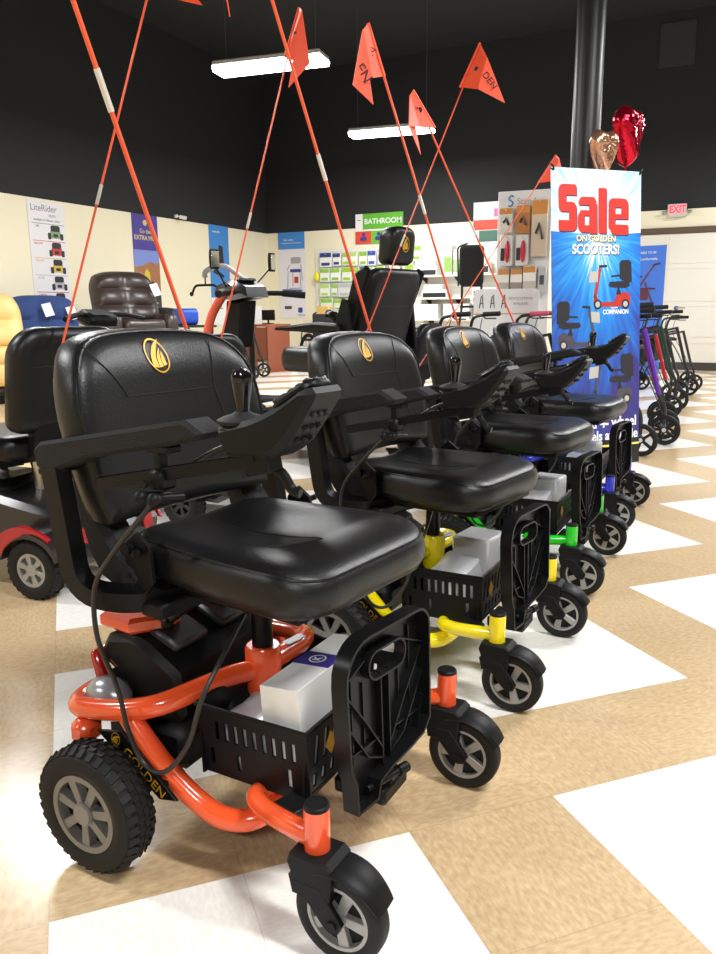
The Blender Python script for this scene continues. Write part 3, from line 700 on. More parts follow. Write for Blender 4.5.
# ---------------------------------------------------------------- back row of travel scooters facing away (local +x forwards)
red_shell = mat('red_shell', '#a81220', .25, coat=.6)
shell = mat('dark_grey_shell', (.016, .016, .018), .28, coat=.3)
silver_post = mat('brushed_post', (.55, .52, .45), .3, .8)
black_rim = mat('black_rim', (.012, .012, .012), .35)
grey_floor = mat('grey_deck', (.12, .12, .12), .5)
def pad_block(b, c, d, r=.03, T=None):
    out = dens(rrect(-d[0]/2, d[0]/2, -d[1]/2, d[1]/2, min(r, d[0]*.45, d[1]*.45), 4), .06); h = d[2]
    b.puff(out, [(r*.8, h/2), (r*.25, h/2*.85), (0, h/2*.3), (0, -h/2*.3), (r*.25, -h/2*.85), (r*.8, -h/2)], T=(T or Matrix()) @ Matrix.Translation(c))
def scooter_wheel(r, T, Rr, w, rim_m, n=6, name='wheel', rr=.56):
    b = MB(); tyre(b, Rr, w, T, Rr*rr, 26); t = b.build(name, rubber, r)
    b = MB(); ring(b, T, Rr*rr*.86, Rr*rr*1.03, -w*.42, w*.42); ring(b, T, 0, Rr*.2, -w*.42, w*.44, 18); spokes(b, T, n, Rr*.12, Rr*rr*.9, .010, .022, -w*.4, w*.4, .3)
    ring(b, T, 0, Rr*rr*.9, -.008, .008); b.build('rim', rim_m, t)
def travel_scooter(loc, rz, label, rim_m, seat_h=.50, tiller=True, back_top=.88, width=.235, seat_yaw=0):
    U = dict(rot=(0, 0, seat_yaw))
    r = thing('mobility_scooter', label, 'mobility scooter', loc, rz, 'mobility scooters in the back row')
    for s in (-1, 1): scooter_wheel(r, axisY((-.17, s*width, .102)) if s < 0 else axisY((-.17, s*width, .102)), .100, .07, rim_m)
    b = MB()
    b.prism([(-.36, .13), (-.37, .2), (-.34, .25), (-.25, .275), (-.08, .30), (.06, .325), (.17, .29), (.24, .2), (.24, .11), (-.3, .10)], -.185, .185, axisY((0, 0, 0)), b=.02)
    for s in (-1, 1):
        pts = [(-.17+.125*math.cos(R(a)), s*.225, .102+.118*math.sin(R(a))) for a in range(15, 171, 12)]
        b.sweep(pts, [(-.05, -.008), (.05, -.008), (.05, .008), (-.05, .008)], up=None)
    b.build('rear_body', shell, r)
    b = MB()
    for s in (-1, 1):
        pts = [(-.17+.13*math.cos(R(a)), s*.262, .112+.125*math.sin(R(a))) for a in range(10, 131, 10)]
        b.sweep(pts, [(-.02, -.022), (.02, -.022), (.02, .022), (-.02, .022)], scale=[.3+.65*math.sin(PI*min(1, (k+1)/10)) for k in range(len(pts))])
        b.prism([(-.372, .19), (-.30, .2), (-.34, .25)], -.006, .006, axisY((0, s*.19, 0))); b.prism([(-.25, .23), (-.2, .245), (-.29, .26)], -.006, .006, axisY((0, s*.19, 0)))
    b.box((-.372, .1, .21), (.012, .05, .07), (0, 8, 0), b=.003); b.box((-.372, -.1, .21), (.012, .05, .07), (0, 8, 0), b=.003)
    b.build('accent_panel', red_shell, r, 'glossy red side accents')
    b = MB(); b.box((.14, 0, .31), (.2, .25, .1), b=.025); bat = b.build('battery_box', plastic, r)
    b = MB(); b.tube(fillet([(.07, -.06, .35), (.09, -.06, .42), (.2, -.06, .42), (.23, -.06, .35)], .02, 4), .012, 8); b.build('carry_handle', plastic_s, bat)
    MB().box((.42, 0, .115), (.42, .40, .03), b=.01).build('deck', grey_floor, r)
    for s in (-1, 1): scooter_wheel(r, axisY((.63, s*.2, .09)), .088, .06, rim_m, name='front_wheel')
    b = MB(); b.box((.62, 0, .17), (.14, .3, .1), b=.03); b.build('front_cowl', shell, r)
    MB().rod((.0, 0, .28), (0, 0, seat_h-.06), .022, 14).build('seat_post', silver_post, r, 'pale metal seat post')
    b = MB(); b.tube([(.03, -.06, seat_h-.08), (-.02, -.14, seat_h-.1)], .008, 8); b.ball((-.025, -.15, seat_h-.105), (.02, .02, .014)); b.build('seat_lever', plastic, r, **U)
    b = MB(); pad_block(b, (.05, 0, seat_h), (.43, .44, .085), .05); b.build('seat', leather, r, **U, smooth=60)
    o = [(a, c) for a, c in rrect(-.205, .205, seat_h+.055, back_top, [.1, .1, .05, .05], 6)]
    fn = lambda u, v, h: (-.17-(v-seat_h)*.18+h, u, v)
    b = MB(); b.puff(dens(o, .06), [(.04, .035), (.01, .03), (0, .015), (0, -.02), (.01, -.04), (.04, -.05)], fn, (.8, .5, .2)); bk = b.build('backrest', leather, r, **U, smooth=60)
    b = MB(); b.tube([Vector(fn(u, seat_h+.27, -.0505)) for u in (-.15, 0, .15)], .002, 6); b.build('stitching', thread, bk)
    b = MB(); b.prism([(-.20, seat_h+.2), (-.235, seat_h+.08), (-.2, seat_h-.03), (-.1, seat_h-.06), (-.08, seat_h-.03), (-.16, seat_h+.02), (-.175, seat_h+.2)], -.13, .13, axisY((0, 0, 0)), b=.01); b.build('seat_hinge', plastic, r, **U)
    for s in (-1, 1):
        b = MB(); b.sweep(fillet([(-.1, s*.12, seat_h-.05), (-.1, s*.27, seat_h-.05), (-.12, s*.27, seat_h+.17)], .04, 5), [(-.012, -.012), (.012, -.012), (.012, .012), (-.012, .012)]); b.build('arm_bracket', steel_b, r, **U)
        b = MB(); b.box((.02, s*.27, seat_h+.19), (.3, .055, .04), (0, -3, 0), b=.012); b.build('arm_pad', foam, r, **U)
    if tiller:
        b = MB(); b.rod((.62, 0, .2), (.5, 0, .86), .024, 12); b.build('tiller', plastic, r)
        b = MB(); b.box((.49, 0, .9), (.12, .18, .07), (0, -20, 0), b=.02); b.tube(fillet([(.43, -.26, .9), (.47, -.16, .92), (.5, -.05, .92), (.5, .05, .92), (.47, .16, .92), (.43, .26, .9)], .04, 4), .013, 8); b.build('handlebar', plastic, r)
    return r
travel_scooter((-2.25, 1.965, 0), R(186), 'black and red travel scooter with silver rims, at the left edge', silver, .49, False, .885, seat_yaw=R(-17))
travel_scooter((-2.36, 2.915, 0), PI, 'black travel scooter with all-black rims, second in the back row', black_rim, .47, True, .835, seat_yaw=R(-25))
travel_scooter((-2.26, 5.2, 0), PI, 'black travel scooter behind the green-framed chair, last in the back row', silver, .48, True, .845)
# heavy scooter with captain seat, mirrors and amber lamps
r = thing('mobility_scooter', 'large mobility scooter with headrest captain seat, wing mirrors and amber lamp', 'mobility scooter', (-2.17, 4.28, 0), R(165), 'mobility scooters in the back row')
for s in (-1, 1):
    scooter_wheel(r, axisY((-.2, s*.28, .155)), .152, .1, silver, 5, rr=.5); scooter_wheel(r, axisY((1.2, s*.27, .14)), .137, .09, silver, 5, 'front_wheel', .5)
b = MB(); b.prism([(-.42, .2), (-.44, .3), (-.4, .38), (-.2, .42), (.1, .42), (.22, .36), (.25, .2), (.0, .15)], -.21, .21, axisY((0, 0, 0)), b=.03)
for s in (-1, 1):
    b.sweep([(-.2+.185*math.cos(R(a)), s*.27, .155+.175*math.sin(R(a))) for a in range(10, 175, 14)], [(-.065, -.01), (.065, -.01), (.065, .01), (-.065, .01)])
b.build('rear_body', shell, r)
b = MB(); b.tube(fillet([(-.45, -.24, .2), (-.5, -.2, .2), (-.5, .2, .2), (-.45, .24, .2)], .05, 4), .02, 10); b.build('bumper', chrome, r, 'bright metal rear bumper')
for s in (-1, 1):
    b = MB(); b.lathe([(0, 0), (.035, 0), (.035, .015), (.025, .025), (0, .028)], 18, Matrix.Translation((-.44, s*.16, .3)) @ Matrix.Rotation(R(-90), 4, 'Y')); b.build('indicator', amber, r, 'round amber lamp')
MB().box((.62, 0, .15), (.85, .5, .05), b=.015).build('deck', grey_floor, r)
b = MB(); b.prism([(.97, .15), (1.05, .4), (1.17, .5), (1.35, .42), (1.43, .25), (1.4, .15)], -.2, .2, axisY((0, 0, 0)), b=.04); b.build('front_cowl', shell, r)
MB().rod((0, 0, .4), (0, 0, .55), .035, 14).build('seat_post', steel_b, r)
b = MB(); pad_block(b, (.12, 0, .645), (.52, .50, .15), .06); st = b.build('seat', leather, r, smooth=60)
o = dens(rrect(-.225, .225, .68, 1.16, [.07, .07, .04, .04], 5), .06)
fn = lambda u, v, h: (-.2-(v-.7)*.30+h+.5*u*u, u, v)
b = MB(); b.puff(o, [(.05, .06), (.015, .05), (0, .03), (0, -.04), (.015, -.06), (.05, -.07)], fn, (.8, .5, .2)); bk = b.build('backrest', leather, r, smooth=60)
b = MB(); b.tube([Vector(fn(u, .95, -.072)) for u in (-.16, 0, .16)], .0025, 6); b.build('pocket_seam', thread, bk)
for s in (-1, 1): b = MB(); b.prism([(-.14, .62), (-.37, 1.14), (-.33, 1.17), (-.25, 1.13), (-.1, .72)], -.02, .02, axisY((0, s*.235, 0)), b=.012); b.build('side_wing', plastic, r)
b = MB(); o = dens(rrect(-.105, .105, 1.18, 1.385, [.06, .06, .04, .04], 5), .05)
fn2 = lambda u, v, h: (-.345-(v-1.18)*.1+h, u, v)
b.puff(o, [(.03, .06), (.01, .05), (0, .03), (0, -.03), (.01, -.05), (.03, -.06)], fn2, (.8, .5, .2)); hd = b.build('headrest', leather, r, smooth=60)
b = MB(); emblem(b, lambda u, v: (fn2(0, 1.29+v, -.0615)[0], -u, 1.29+v), 1.3); b.build('emblem', gold, hd, 'gold sail emblem')
b = MB()
for s in (-.06, .06): b.rod((-.33, s, 1.1), (-.345, s, 1.22), .008, 8)
b.build('headrest_post', chrome, r)
for s in (-1, 1):
    b = MB(); b.prism([(-.28, .7), (-.245, .99), (-.205, 1.0), (-.1, .72)], -.012, .012, axisY((0, s*.29, 0)), b=.004); b.rod((-.2, s*.25, .82), (-.2, s*.31, .82), .03, 12); b.build('recline_bracket', steel_b, r)
    b = MB(); b.prism([(-.22, .81), (-.2, .86), (-.02, .87), (.3, .838), (.31, .822), (.1, .815), (-.1, .80)], -.035, .035, axisY((0, s*.31, 0)), b=.012); b.build('arm_pad', plastic, r)
_MB0 = MB
class MB(_MB0):
    def __init__(s): _MB0.__init__(s); s.T = Matrix.Translation((.40, 0, .075))
b = MB(); b.rod((.86, 0, .4), (.62, 0, .95), .05, 12); b.prism([(.55, .62), (.72, .62), (.68, .93), (.5, .93)], -.07, .07, axisY((0, 0, 0)), b=.02); tl = b.build('tiller', plastic, r)
b = MB(); b.prism([(.42, .95), (.44, 1.02), (.58, 1.07), (.74, 1.03), (.76, .97), (.6, .93)], -.12, .12, axisY((0, 0, 0)), b=.03); b.box((.56, 0, 1.055), (.1, .14, .02), (0, 18, 0), b=.004); b.build('console', shell, tl)
b = MB(); b.tube(fillet([(.38, -.36, .97), (.46, -.26, .98), (.56, -.1, .98), (.56, .1, .98), (.46, .26, .98), (.38, .36, .97)], .06, 5), .018, 10)
for s in (-1, 1): b.rod((.46, s*.26, .98), (.36, s*.38, .965), .024, 10)
b.build('handlebar', rubber, tl)
for s in (-1, 1):
    b = MB(); b.rod((.6, s*.12, 1.02), (.56, s*.23, 1.14), .006, 8); pad_block(b, (0, 0, 0), (.025, .07, .125), .01, Matrix.Translation((.55, s*.25, 1.19)) @ Matrix.Rotation(R(-s*12), 4, 'Z')); b.build('wing_mirror', plastic_s, r)
    b = MB(); b.box((-.0145, 0, 0), (.004, .055, .1), T=Matrix.Translation((.55, s*.25, 1.19)) @ Matrix.Rotation(R(-s*12), 4, 'Z'), b=.001); b.build('mirror_glass', chrome, r)
b = MB(); b.tube(cat_spline([(.62, .13, .97), (.7, .16, .85), (.74, .19, .7), (.74, .2, .6)], 6), .03, 10); b.build('orange_sleeve', mat('coral_sleeve', '#d9583c', .4), r, 'coral-orange sleeve beside the tiller')
MB = _MB0
# ---------------------------------------------------------------- sale banner on its stand
def burst_mat():
    m = bpy.data.materials.new('sunburst_print'); m.use_nodes = True; nt = m.node_tree; N = nt.nodes; L = nt.links; b = N['Principled BSDF']
    tc = N.new('ShaderNodeTexCoord'); sp = N.new('ShaderNodeSeparateXYZ'); L.new(tc.outputs['Object'], sp.inputs[0])
    def M(op, a, c=None):
        n = N.new('ShaderNodeMath'); n.operation = op
        for i, q in enumerate((a, c)):
            if q is None: continue
            if isinstance(q, (int, float)): n.inputs[i].default_value = q
            else: L.new(q, n.inputs[i])
        return n.outputs[0]
    dx, dz = sp.outputs[0], M('SUBTRACT', sp.outputs[2], 1.31)
    ang = M('ARCTAN2', dx, dz); rad = M('SQRT', M('ADD', M('POWER', dx, 2), M('POWER', dz, 2)))
    cb = N.new('ShaderNodeCombineXYZ'); L.new(ang, cb.inputs[0]); L.new(M('MULTIPLY', rad, .25), cb.inputs[1])
    n = N.new('ShaderNodeTexNoise'); n.inputs['Scale'].default_value = 16; n.inputs['Detail'].default_value = 2; L.new(cb.outputs[0], n.inputs['Vector'])
    up = N.new('ShaderNodeValToRGB'); e = up.color_ramp.elements; e[0].position = 0; e[0].color = hexc('#f4fbff'); e[1].position = 1; e[1].color = hexc('#7cc4ea')
    L.new(M('ADD', M('MULTIPLY', rad, 1.2), M('MULTIPLY', M('SUBTRACT', n.outputs['Fac'], .5), 1.6)), up.inputs[0])
    lo = N.new('ShaderNodeValToRGB'); e = lo.color_ramp.elements; e[0].position = 0; e[0].color = hexc('#e8f6ff'); e[1].position = 1; e[1].color = hexc('#37307c')
    for p, c in ((.12, '#4fb0ee'), (.42, '#1f7fd6'), (.72, '#2a55b0')):
        q = e.new(p); q.color = hexc(c)
    L.new(M('ADD', M('ADD', M('MULTIPLY', rad, .92), M('MULTIPLY', M('ABSOLUTE', dx), .9)), M('MULTIPLY', M('SUBTRACT', n.outputs['Fac'], .55), .9)), lo.inputs[0])
    mx = N.new('ShaderNodeMix'); mx.data_type = 'RGBA'; L.new(M('LESS_THAN', dz, M('MULTIPLY', M('ABSOLUTE', dx), .05)), mx.inputs[0]); L.new(up.outputs[0], mx.inputs[6]); L.new(lo.outputs[0], mx.inputs[7])
    L.new(mx.outputs[2], b.inputs['Base Color']); b.inputs['Roughness'].default_value = .45
    return m
sale_red = mat('sale_red', '#d8342c', .45); print_white = mat('print_white', '#f4f4f2', .5); print_black = mat('print_black', '#15151a', .5)
yellow_line = mat('print_yellow', '#e9df6a', .5); pr_grey = mat('print_grey', '#4a4650', .5); pr_red = mat('print_red', '#b8302a', .45); pr_dark = mat('print_dark', '#27242c', .5)
pr_cream = mat('print_cream', '#e9e2c8', .5); pr_shadow = mat('print_shadow', '#2b3c66', .5)
FLAT = Matrix(((1, 0, 0, 0), (0, 0, -1, 0), (0, 1, 0, 0), (0, 0, 0, 1)))      # drawing plane (x right, y up) facing -y
EX, EY, EZ = Vector((.6503, .7595, .0154)), Vector((-.7575, .6498, -.0631)), Vector((-.0579, .0294, .9979))
sb = thing('sale_banner', 'tall blue sale banner with big red lettering, in front of the dark column', 'banner')
sb.matrix_world = Matrix(((EX.x, EY.x, EZ.x, -.7514), (EX.y, EY.y, EZ.y, 4.6568), (EX.z, EY.z, EZ.z, .03), (0, 0, 0, 1)))
MB().box((0, .002, .86), (.62, .004, 1.6)).build('printed_panel', burst_mat(), sb, smooth=0)
MB().box((0, 0, .075), (.62, .0045, .15)).build('dark_footer', print_black, sb, 'dark strip along the bottom')
def P(x, z, d=.0012): return Matrix.Translation((x, -d, z)) @ FLAT
MB().box((0, -.001, .115), (.62, .003, .012)).build('yellow_rule', yellow_line, sb)
# fat rounded sale letters as outlines (unit cell, x right, y up)
def fat(b, pieces, T, d=.0012):
    for o in pieces: b.prism(o, 0, d, T)
def rr4(x0, x1, y0, y1, r): return rrect(x0, x1, y0, y1, r, 4)
hh = .245
b = MB()
def sale(b, dx, dz, d):
    w = .118
    S = [rr4(-.262, -.144, 1.517, 1.575, [.014, .03, .01, .0]), rr4(-.262, -.214, 1.44, 1.56, [0, .02, .02, 0]), rr4(-.26, -.144, 1.43, 1.482, [.03, 0, .02, 0]), rr4(-.192, -.144, 1.345, 1.46, [.02, 0, 0, .02]), rr4(-.262, -.144, 1.327, 1.385, [0, 0, .006, .03])]
    A = [rr4(-.134, -.092, 1.33, 1.432, [0, .03, .03, 0]), rr4(-.128, -.012, 1.468, 1.512, [.02, .03, .006, 0]), rr4(-.12, -.04, 1.412, 1.44, [0, .01, 0, 0]), rr4(-.132, -.03, 1.322, 1.36, [0, 0, .03, 0]), rr4(-.056, -.004, 1.316, 1.495, [.03, 0, 0, .0])]
    Lt = [rr4(.008, .062, 1.318, 1.562, [.006, .006, .006, .006])]
    E = [rr4(.078, .122, 1.33, 1.48, [0, .03, .03, 0]), rr4(.078, .215, 1.462, 1.51, [.03, .03, 0, 0]), rr4(.168, .215, 1.40, 1.49, [.02, 0, 0, .012]), rr4(.11, .215, 1.398, 1.425, .004), rr4(.09, .215, 1.312, 1.368, [.006, 0, .03, .006])]
    for k, q in enumerate(S+A+Lt+E): b.prism([(x+dx, y+dz) for x, y in q], 0, .0008+.00007*k, P(0, 0, d))
sale(b, .006, -.006, .0008); b.build('sale_lettering_shadow', pr_shadow, sb)
b = MB(); sale(b, 0, 0, .0024); b.build('sale_lettering', sale_red, sb, 'big red sale lettering')
b = MB(); b.text('ON GOLDEN', .046, P(-.006, 1.287, .0008), .0004, .0045); b.build('line_shadow', mat('print_brown', '#5d5440', .5), sb); b = MB(); b.text('ON GOLDEN', .046, P(-.008, 1.289, .0022), .0004, .0012); b.build('line_lettering', pr_cream, sb)
for dd, mm, nm, d, bo in ((.004, pr_shadow, 'scooters_shadow', .0008, .0035), (0, print_white, 'scooters_lettering', .0022, .0022)):
    b = MB(); b.text('SCOOTERS!', .073, P(-.008+dd, 1.229-dd, d), .0004, bo, sx=.86); b.build(nm, mm, sb)
b = MB(); b.text('COMPANION', .036, P(.132, .884), .0004, .0008, sx=.84); b.text('GOLDEN', .012, P(.12, .908), .0004, .0003); b.build('model_lettering', print_white, sb)
b = MB(); b.text('3- and 4- wheel', .083, P(.29, .25), .0004, .002, 'RIGHT', .93); b.text('models available', .08, P(.30, .175), .0004, .002, 'RIGHT', .9); b.build('footer_lettering', print_white, sb)
b = MB(); b.text('E', .06, P(.029, .045), .0004, .002); b.text('"', .05, P(.03, .0), .0004, .001); b.build('yellow_lettering', yellow_line, sb)
# printed scooters: low relief pictures
def picture(par, x, z, s, body_m, flip=1, ghost=False):
    def pr(pts): return [(p[0]*flip, p[1]) for p in pts]
    T = Matrix.Translation((x, -.0012, z)) @ FLAT @ Matrix.Scale(s, 4)
    b = MB()
    b.prism(pr([(-.46, .1), (-.45, .3), (-.3, .36), (-.08, .3), (.0, .14), (.42, .14), (.5, .3), (.56, .3), (.58, .12), (.5, .04), (-.4, .04)]), 0, .001, T)
    b.prism(pr([(.5, .2), (.36, .86), (.42, .9), (.58, .24)]), 0, .001, T)
    b.build('picture_body', body_m, par)
    b = MB()
    b.prism(pr([(-.5, .56), (-.48, 1.0), (-.4, 1.06), (-.2, 1.05), (-.14, .98), (-.16, .66), (-.3, .58)]), .0008, .0018, T)
    b.prism(pr([(-.44, .48), (-.42, .6), (.12, .58), (.16, .5), (.1, .46), (-.3, .44)]), .0008, .0018, T)
    b.prism(pr([(-.2, .74), (.08, .72), (.08, .68), (-.2, .70)]), .0018, .0024, T); b.prism(pr([(-.2, .3), (-.14, .46), (-.1, .46), (-.06, .3)]), .0004, .001, T)
    b.prism(pr([(.2, .9), (.2, .95), (.42, .94), (.42, .88)]), .0008, .0018, T)
    for cx in (-.32, .46): b.prism([(p[0]*flip, p[1]) for p in circ(.11, 18, cx, .09)], .0008, .0016, T)
    b.build('picture_seat', pr_dark, par)
    b = MB()
    for cx in (-.32, .46): b.prism([(p[0]*flip, p[1]) for p in circ(.065, 16, cx, .09)], .0016, .0022, T)
    b.prism(pr([(.46, .58), (.7, .56), (.68, .8), (.44, .82)]), .0010, .0018, T)
    b.build('picture_basket', mat('print_pale', '#b9b4ae', .5), par)
picture(sb, .12, .905, .255, pr_red, -1)
picture(sb, -.155, .685, .25, pr_grey, 1)
picture(sb, .13, .36, .27, pr_grey, -1)
b = MB()
for s in (-1, 1): b.rod((s*.3, .012, 1.665), (s*.02, .03, .75), .005, 8); b.rod((s*.02, .03, .75), (s*.24, .3, -.02), .006, 8); b.rod((s*.02, .03, .75), (s*.29, .02, .01), .005, 8)
b.box((0, .03, .75), (.06, .03, .06), b=.008); b.build('stand_frame', steel_b, sb)
b = MB()
for s in (-1, 1): b.tube(cat_spline([(s*.315, -.004, 1.675), (s*.3, -.008, 1.66), (s*.297, -.004, 1.645), (s*.31, .006, 1.655)], 4), .005, 6)
b.build('corner_hook', plastic_s, sb)
# ---------------------------------------------------------------- column, balloons
b = MB(); b.lathe([(0, 0), (.105, 0), (.105, ZC), (0, ZC)], 32, Matrix.Translation((-1.26, 6.45, 0)))
o = b.build('round_column', mat('column_paint', (.011, .011, .012), .38), None); o['kind'] = 'structure'
def balloon(loc, rz, m, label, s):
    t = thing('foil_balloon', label, 'balloon', loc, rz)
    o = cat_spline([(0, -.2, 0), (.09, -.1, 0), (.15, .02, 0), (.16, .12, 0), (.1, .19, 0), (.03, .18, 0), (0, .15, 0), (-.03, .18, 0), (-.1, .19, 0), (-.16, .12, 0), (-.15, .02, 0), (-.09, -.1, 0)], 5, True)
    o = [(p.x*s, p.y*s) for p in o]
    n = len(o)
    def fn(u, v, h):
        a = math.atan2(v, u); return (u, h*s*(1+.07*math.sin(a*22)), v)
    b = MB(); b.puff(o, [(.06*s, .075), (.03*s, .055), (.012*s, .03), (.0, .004), (0, -.004), (.012*s, -.03), (.03*s, -.055), (.06*s, -.075)], fn, (.7, .4, .2)); b.build('balloon_skin', m, t, smooth=70)
    b = MB(); b.rod((0, 0, -.2*s), (.01, 0, -.25*s), .008, 6); b.build('tail', m, t)
    b = MB(); b.tube([(.01, 0, -.24*s), (.03, .02, -.4), (.0, .03, -.6)], .0015, 5); b.build('ribbon', mat('ribbon_white', '#d8d8d8', .5), t)
balloon((-.92, 6.2, 2.13), R(76), mat('red_foil', '#c0142c', .16, .85, bump=(14, .4, .02)), 'red foil heart balloon above the sale banner', 1.02)
balloon((-1.0, 5.75, 1.96), R(55), mat('rose_gold_foil', '#d8a488', .2, .85, bump=(14, .4, .02)), 'rose-gold foil balloon half hidden behind the sale banner top', .72)
# ---------------------------------------------------------------- rollators
frame_black = mat('rollator_black', (.012, .012, .013), .35)
def rollator(loc, rz, paint, label, grp='rollators lined up by the far door', grip_m=None, w=.26):
    # local +x forwards; grips and rear wheels towards -x
    r = thing('rollator', label, 'rollator', loc, rz, grp)
    b = MB(); c = MB()
    for s in (-1, 1):
        c.tube(fillet([(-.06, s*w, .90), (.06, s*w, .88), (.12, s*w, .62)], .04, 5), .0125, 10); c.tube(fillet([(.30, s*w, .16), (.30, s*w, .22), (.24, s*w, .34)], .04, 4), .013, 10)
        c.tube(fillet([(-.28, s*w, .14), (-.28, s*w, .26), (-.22, s*w, .36)], .04, 4), .0135, 10)
        b.tube([(.12, s*w, .64), (.24, s*w, .33)], .0165, 10); b.tube([(-.12, s*w, .74), (-.235, s*w, .34)], .0165, 10); c.tube([(-.12, s*w, .73), (.1, s*w, .68)], .012, 8); b.tube([(.1, s*w, .64), (0, s*w, .64)], .015, 10)
        c.rod((-.3, s*w, .105), (-.26, s*w, .145), .016, 8)
    b.build('side_frame', paint, r); c.rod((.02, -w, .6), (.02, w, .6), .01, 8); c.rod((.16, -w, .5), (.16, w, .5), .01, 8); c.build('leg_frame', frame_black, r)
    b = MB(); b.box((.06, 0, .635), (.24, 2*w-.03, .035), b=.012); b.build('seat', plastic, r)
    b = MB(); b.box((.07, 0, .5), (.16, 2*w-.1, .22), b=.02); b.build('pouch', mat('pouch_cloth', (.008, .008, .009), .85), r)
    for s in (-1, 1):
        b = MB(); b.rod((-.17, s*w, .905), (-.03, s*w, .90), .0185, 12); b.build('grip', grip_m or rubber, r)
        b = MB(); b.tube([(-.14, s*w, .868), (-.05, s*w, .868), (-.02, s*w, .89)], .006, 6); b.tube(cat_spline([(-.02, s*w, .87), (.0, s*(w+.02), .7), (-.15, s*(w+.02), .45), (-.27, s*(w+.01), .2)], 4), .0035, 6); b.build('brake_cable', cable_m, r)
        for x in (-.29, .33):
            T = axisY((x, s*w, .105)); b = MB(); tyre(b, .103, .032, T, .08); ring(b, T, 0, .022, -.017, .017, 14); spokes(b, T, 5, .015, .084, .016, .02, -.008, .008); ring(b, T, .074, .083, -.011, .011); wh = b.build('wheel', rubber, r)
            b = MB(); ring(b, T, 0, .014, -.024, .024, 12); b.build('hub', mat('hub_white', '#c9c9c9', .4), wh)
        b = MB()
        for e in (-.021, .021): b.box((.315, s*w+e, .135), (.03, .005, .09), (0, 18, 0))
        b.box((.30, s*w, .18), (.03, .05, .02), b=.004); b.build('caster_fork', plastic, r)
    return r
ROLL = [(5.58, mat('purple_paint', '#5a2596', .3, coat=.4), 'purple rollator nearest the sale banner'), (6.3, MATS['purple_paint'], 'second purple rollator, beside the nearest purple one'), (7.08, mat('red_paint', '#b01220', .3, coat=.4), 'red-framed rollator in the middle of the row'), (8.05, mat('green_black_paint', '#17302c', .3, coat=.4), 'dark green rollator behind the red one'), (9.1, frame_black, 'black rollator second to last before the far door'), (10.1, mat('graphite_paint', '#2c2c30', .3), 'graphite rollator last in the row, nearest the white door')]
for k, (y, m, l) in enumerate(ROLL):
    o = rollator((-.93+(.10, .07, .04, 0, .03, .05)[k], y, 0), R(180+(-10, 6, -4, 9, -7, 12)[k]), m, l); o.scale = [(1.02, 1.06, .97, 1.05, 1.0, .93)[k]]*3
PK = mat('pink_grip', '#c9546a', .5)
rollator((-1.98, 5.84, 0), R(172), mat('navy_paint', '#22345e', .3), 'navy rollator below the small white display card', 'rollators below the display stand')
rollator((-1.62, 6.42, 0), R(186), frame_black, 'black rollator with pink grips beside the sale banner pole', 'rollators below the display stand', PK)
# ---------------------------------------------------------------- blue pull-up banner by the door
t = thing('pullup_banner', 'plain blue banner with a rollator picture beside the white door', 'banner', (-1.42, 11.3, 0), R(-8))
MB().box((0, 0, .9), (.66, .004, 1.7)).build('printed_panel', mat('banner_blue', '#3f74d8', .5), t)
MB().box((0, 0, .03), (.7, .14, .06), b=.01).build('base', silver, t)
b = MB(); b.text('DESIGNED TO BE', .04, Matrix.Translation((.05, -.003, 1.66)) @ FLAT, .0004); b.text('More Comfortable', .045, Matrix.Translation((.05, -.003, 1.58)) @ FLAT, .0004); b.build('lettering', print_white, t)
b = MB(); T = Matrix.Translation((.06, -.003, .78)) @ FLAT
for a, c in (((-.2, .05), (-.02, .5)), ((.2, .06), (.02, .5)), ((-.02, .5), (.12, .72)), ((-.16, .42), (.16, .42)), ((.12, .72), (.2, .74)), ((-.2, .55), (-.02, .58))): b.tube([T @ Vector((*a, 0)), T @ Vector((*c, 0))], .012, 6)
b.box((0, -.003, 1.12), (.26, .004, .14)); b.build('picture_frame_tubes', mat('print_maroon', '#5a2034', .5), t)
# ---------------------------------------------------------------- far white door, band, exit sign
door_w = mat('white_door_paint', '#dfdacd', .5)
b = MB(); b.box((.4, 13.385, 1.03), (5.2, .03, 2.06))
for z in (.42, .52, .98, 1.06, 1.55, 1.63): b.box((.4, 13.369, z), (5.2, .012, .018))
d1 = struct('door_1', b, door_w)
b = MB(); b.box((-1.30, 13.366, 1.03), (.03, .03, 2.06)); b.box((-.18, 13.366, 1.03), (.02, .02, 2.06)); b.build('door_stile', door_w, d1)
b = MB(); b.lathe([(0, 0), (.034, 0), (.034, .012), (0, .014)], 18, Matrix.Translation((-1.1, 13.368, .95)) @ Matrix.Rotation(R(90), 4, 'X')); b.rod((-1.1, 13.35, .95), (-1.1, 13.31, .95), .01, 8); b.rod((-1.1, 13.31, .95), (-.97, 13.31, .95), .01, 8); b.build('door_handle', chrome, d1)
struct('trim_2', MB().box((.4, 13.36, .06), (5.2, .02, .12), b=.003), trimm)
struct('trim_1', MB().box((.4, 13.37, 2.11), (5.4, .06, .09), b=.008), mat('brown_track', '#5a4636', .5))
ex = thing('exit_sign', 'lit red exit sign high on the back wall', 'exit sign', (-1.19, 13.34, 2.40))
MB().box((0, 0, 0), (.27, .05, .19), b=.008).build('housing', mat('exit_housing', '#c9c3bb', .5), ex)
b = MB(); b.text('EXIT', .15, Matrix.Translation((.01, -.027, .01)) @ FLAT, .002, .004, sx=.78); b.build('lettering', mat('exit_red', '#ff4058', .4, emit=('#ff3048', 1.6)), ex, 'glowing red lettering')
for s in (-1, 1):
    b = MB(); b.rod((s*.13, 0, -.0), (s*.17, -.01, -.02), .012, 8); b.ball((s*.185, -.02, -.03), (.03, .03, .03), 10); b.build('emergency_lamp', silver, ex)
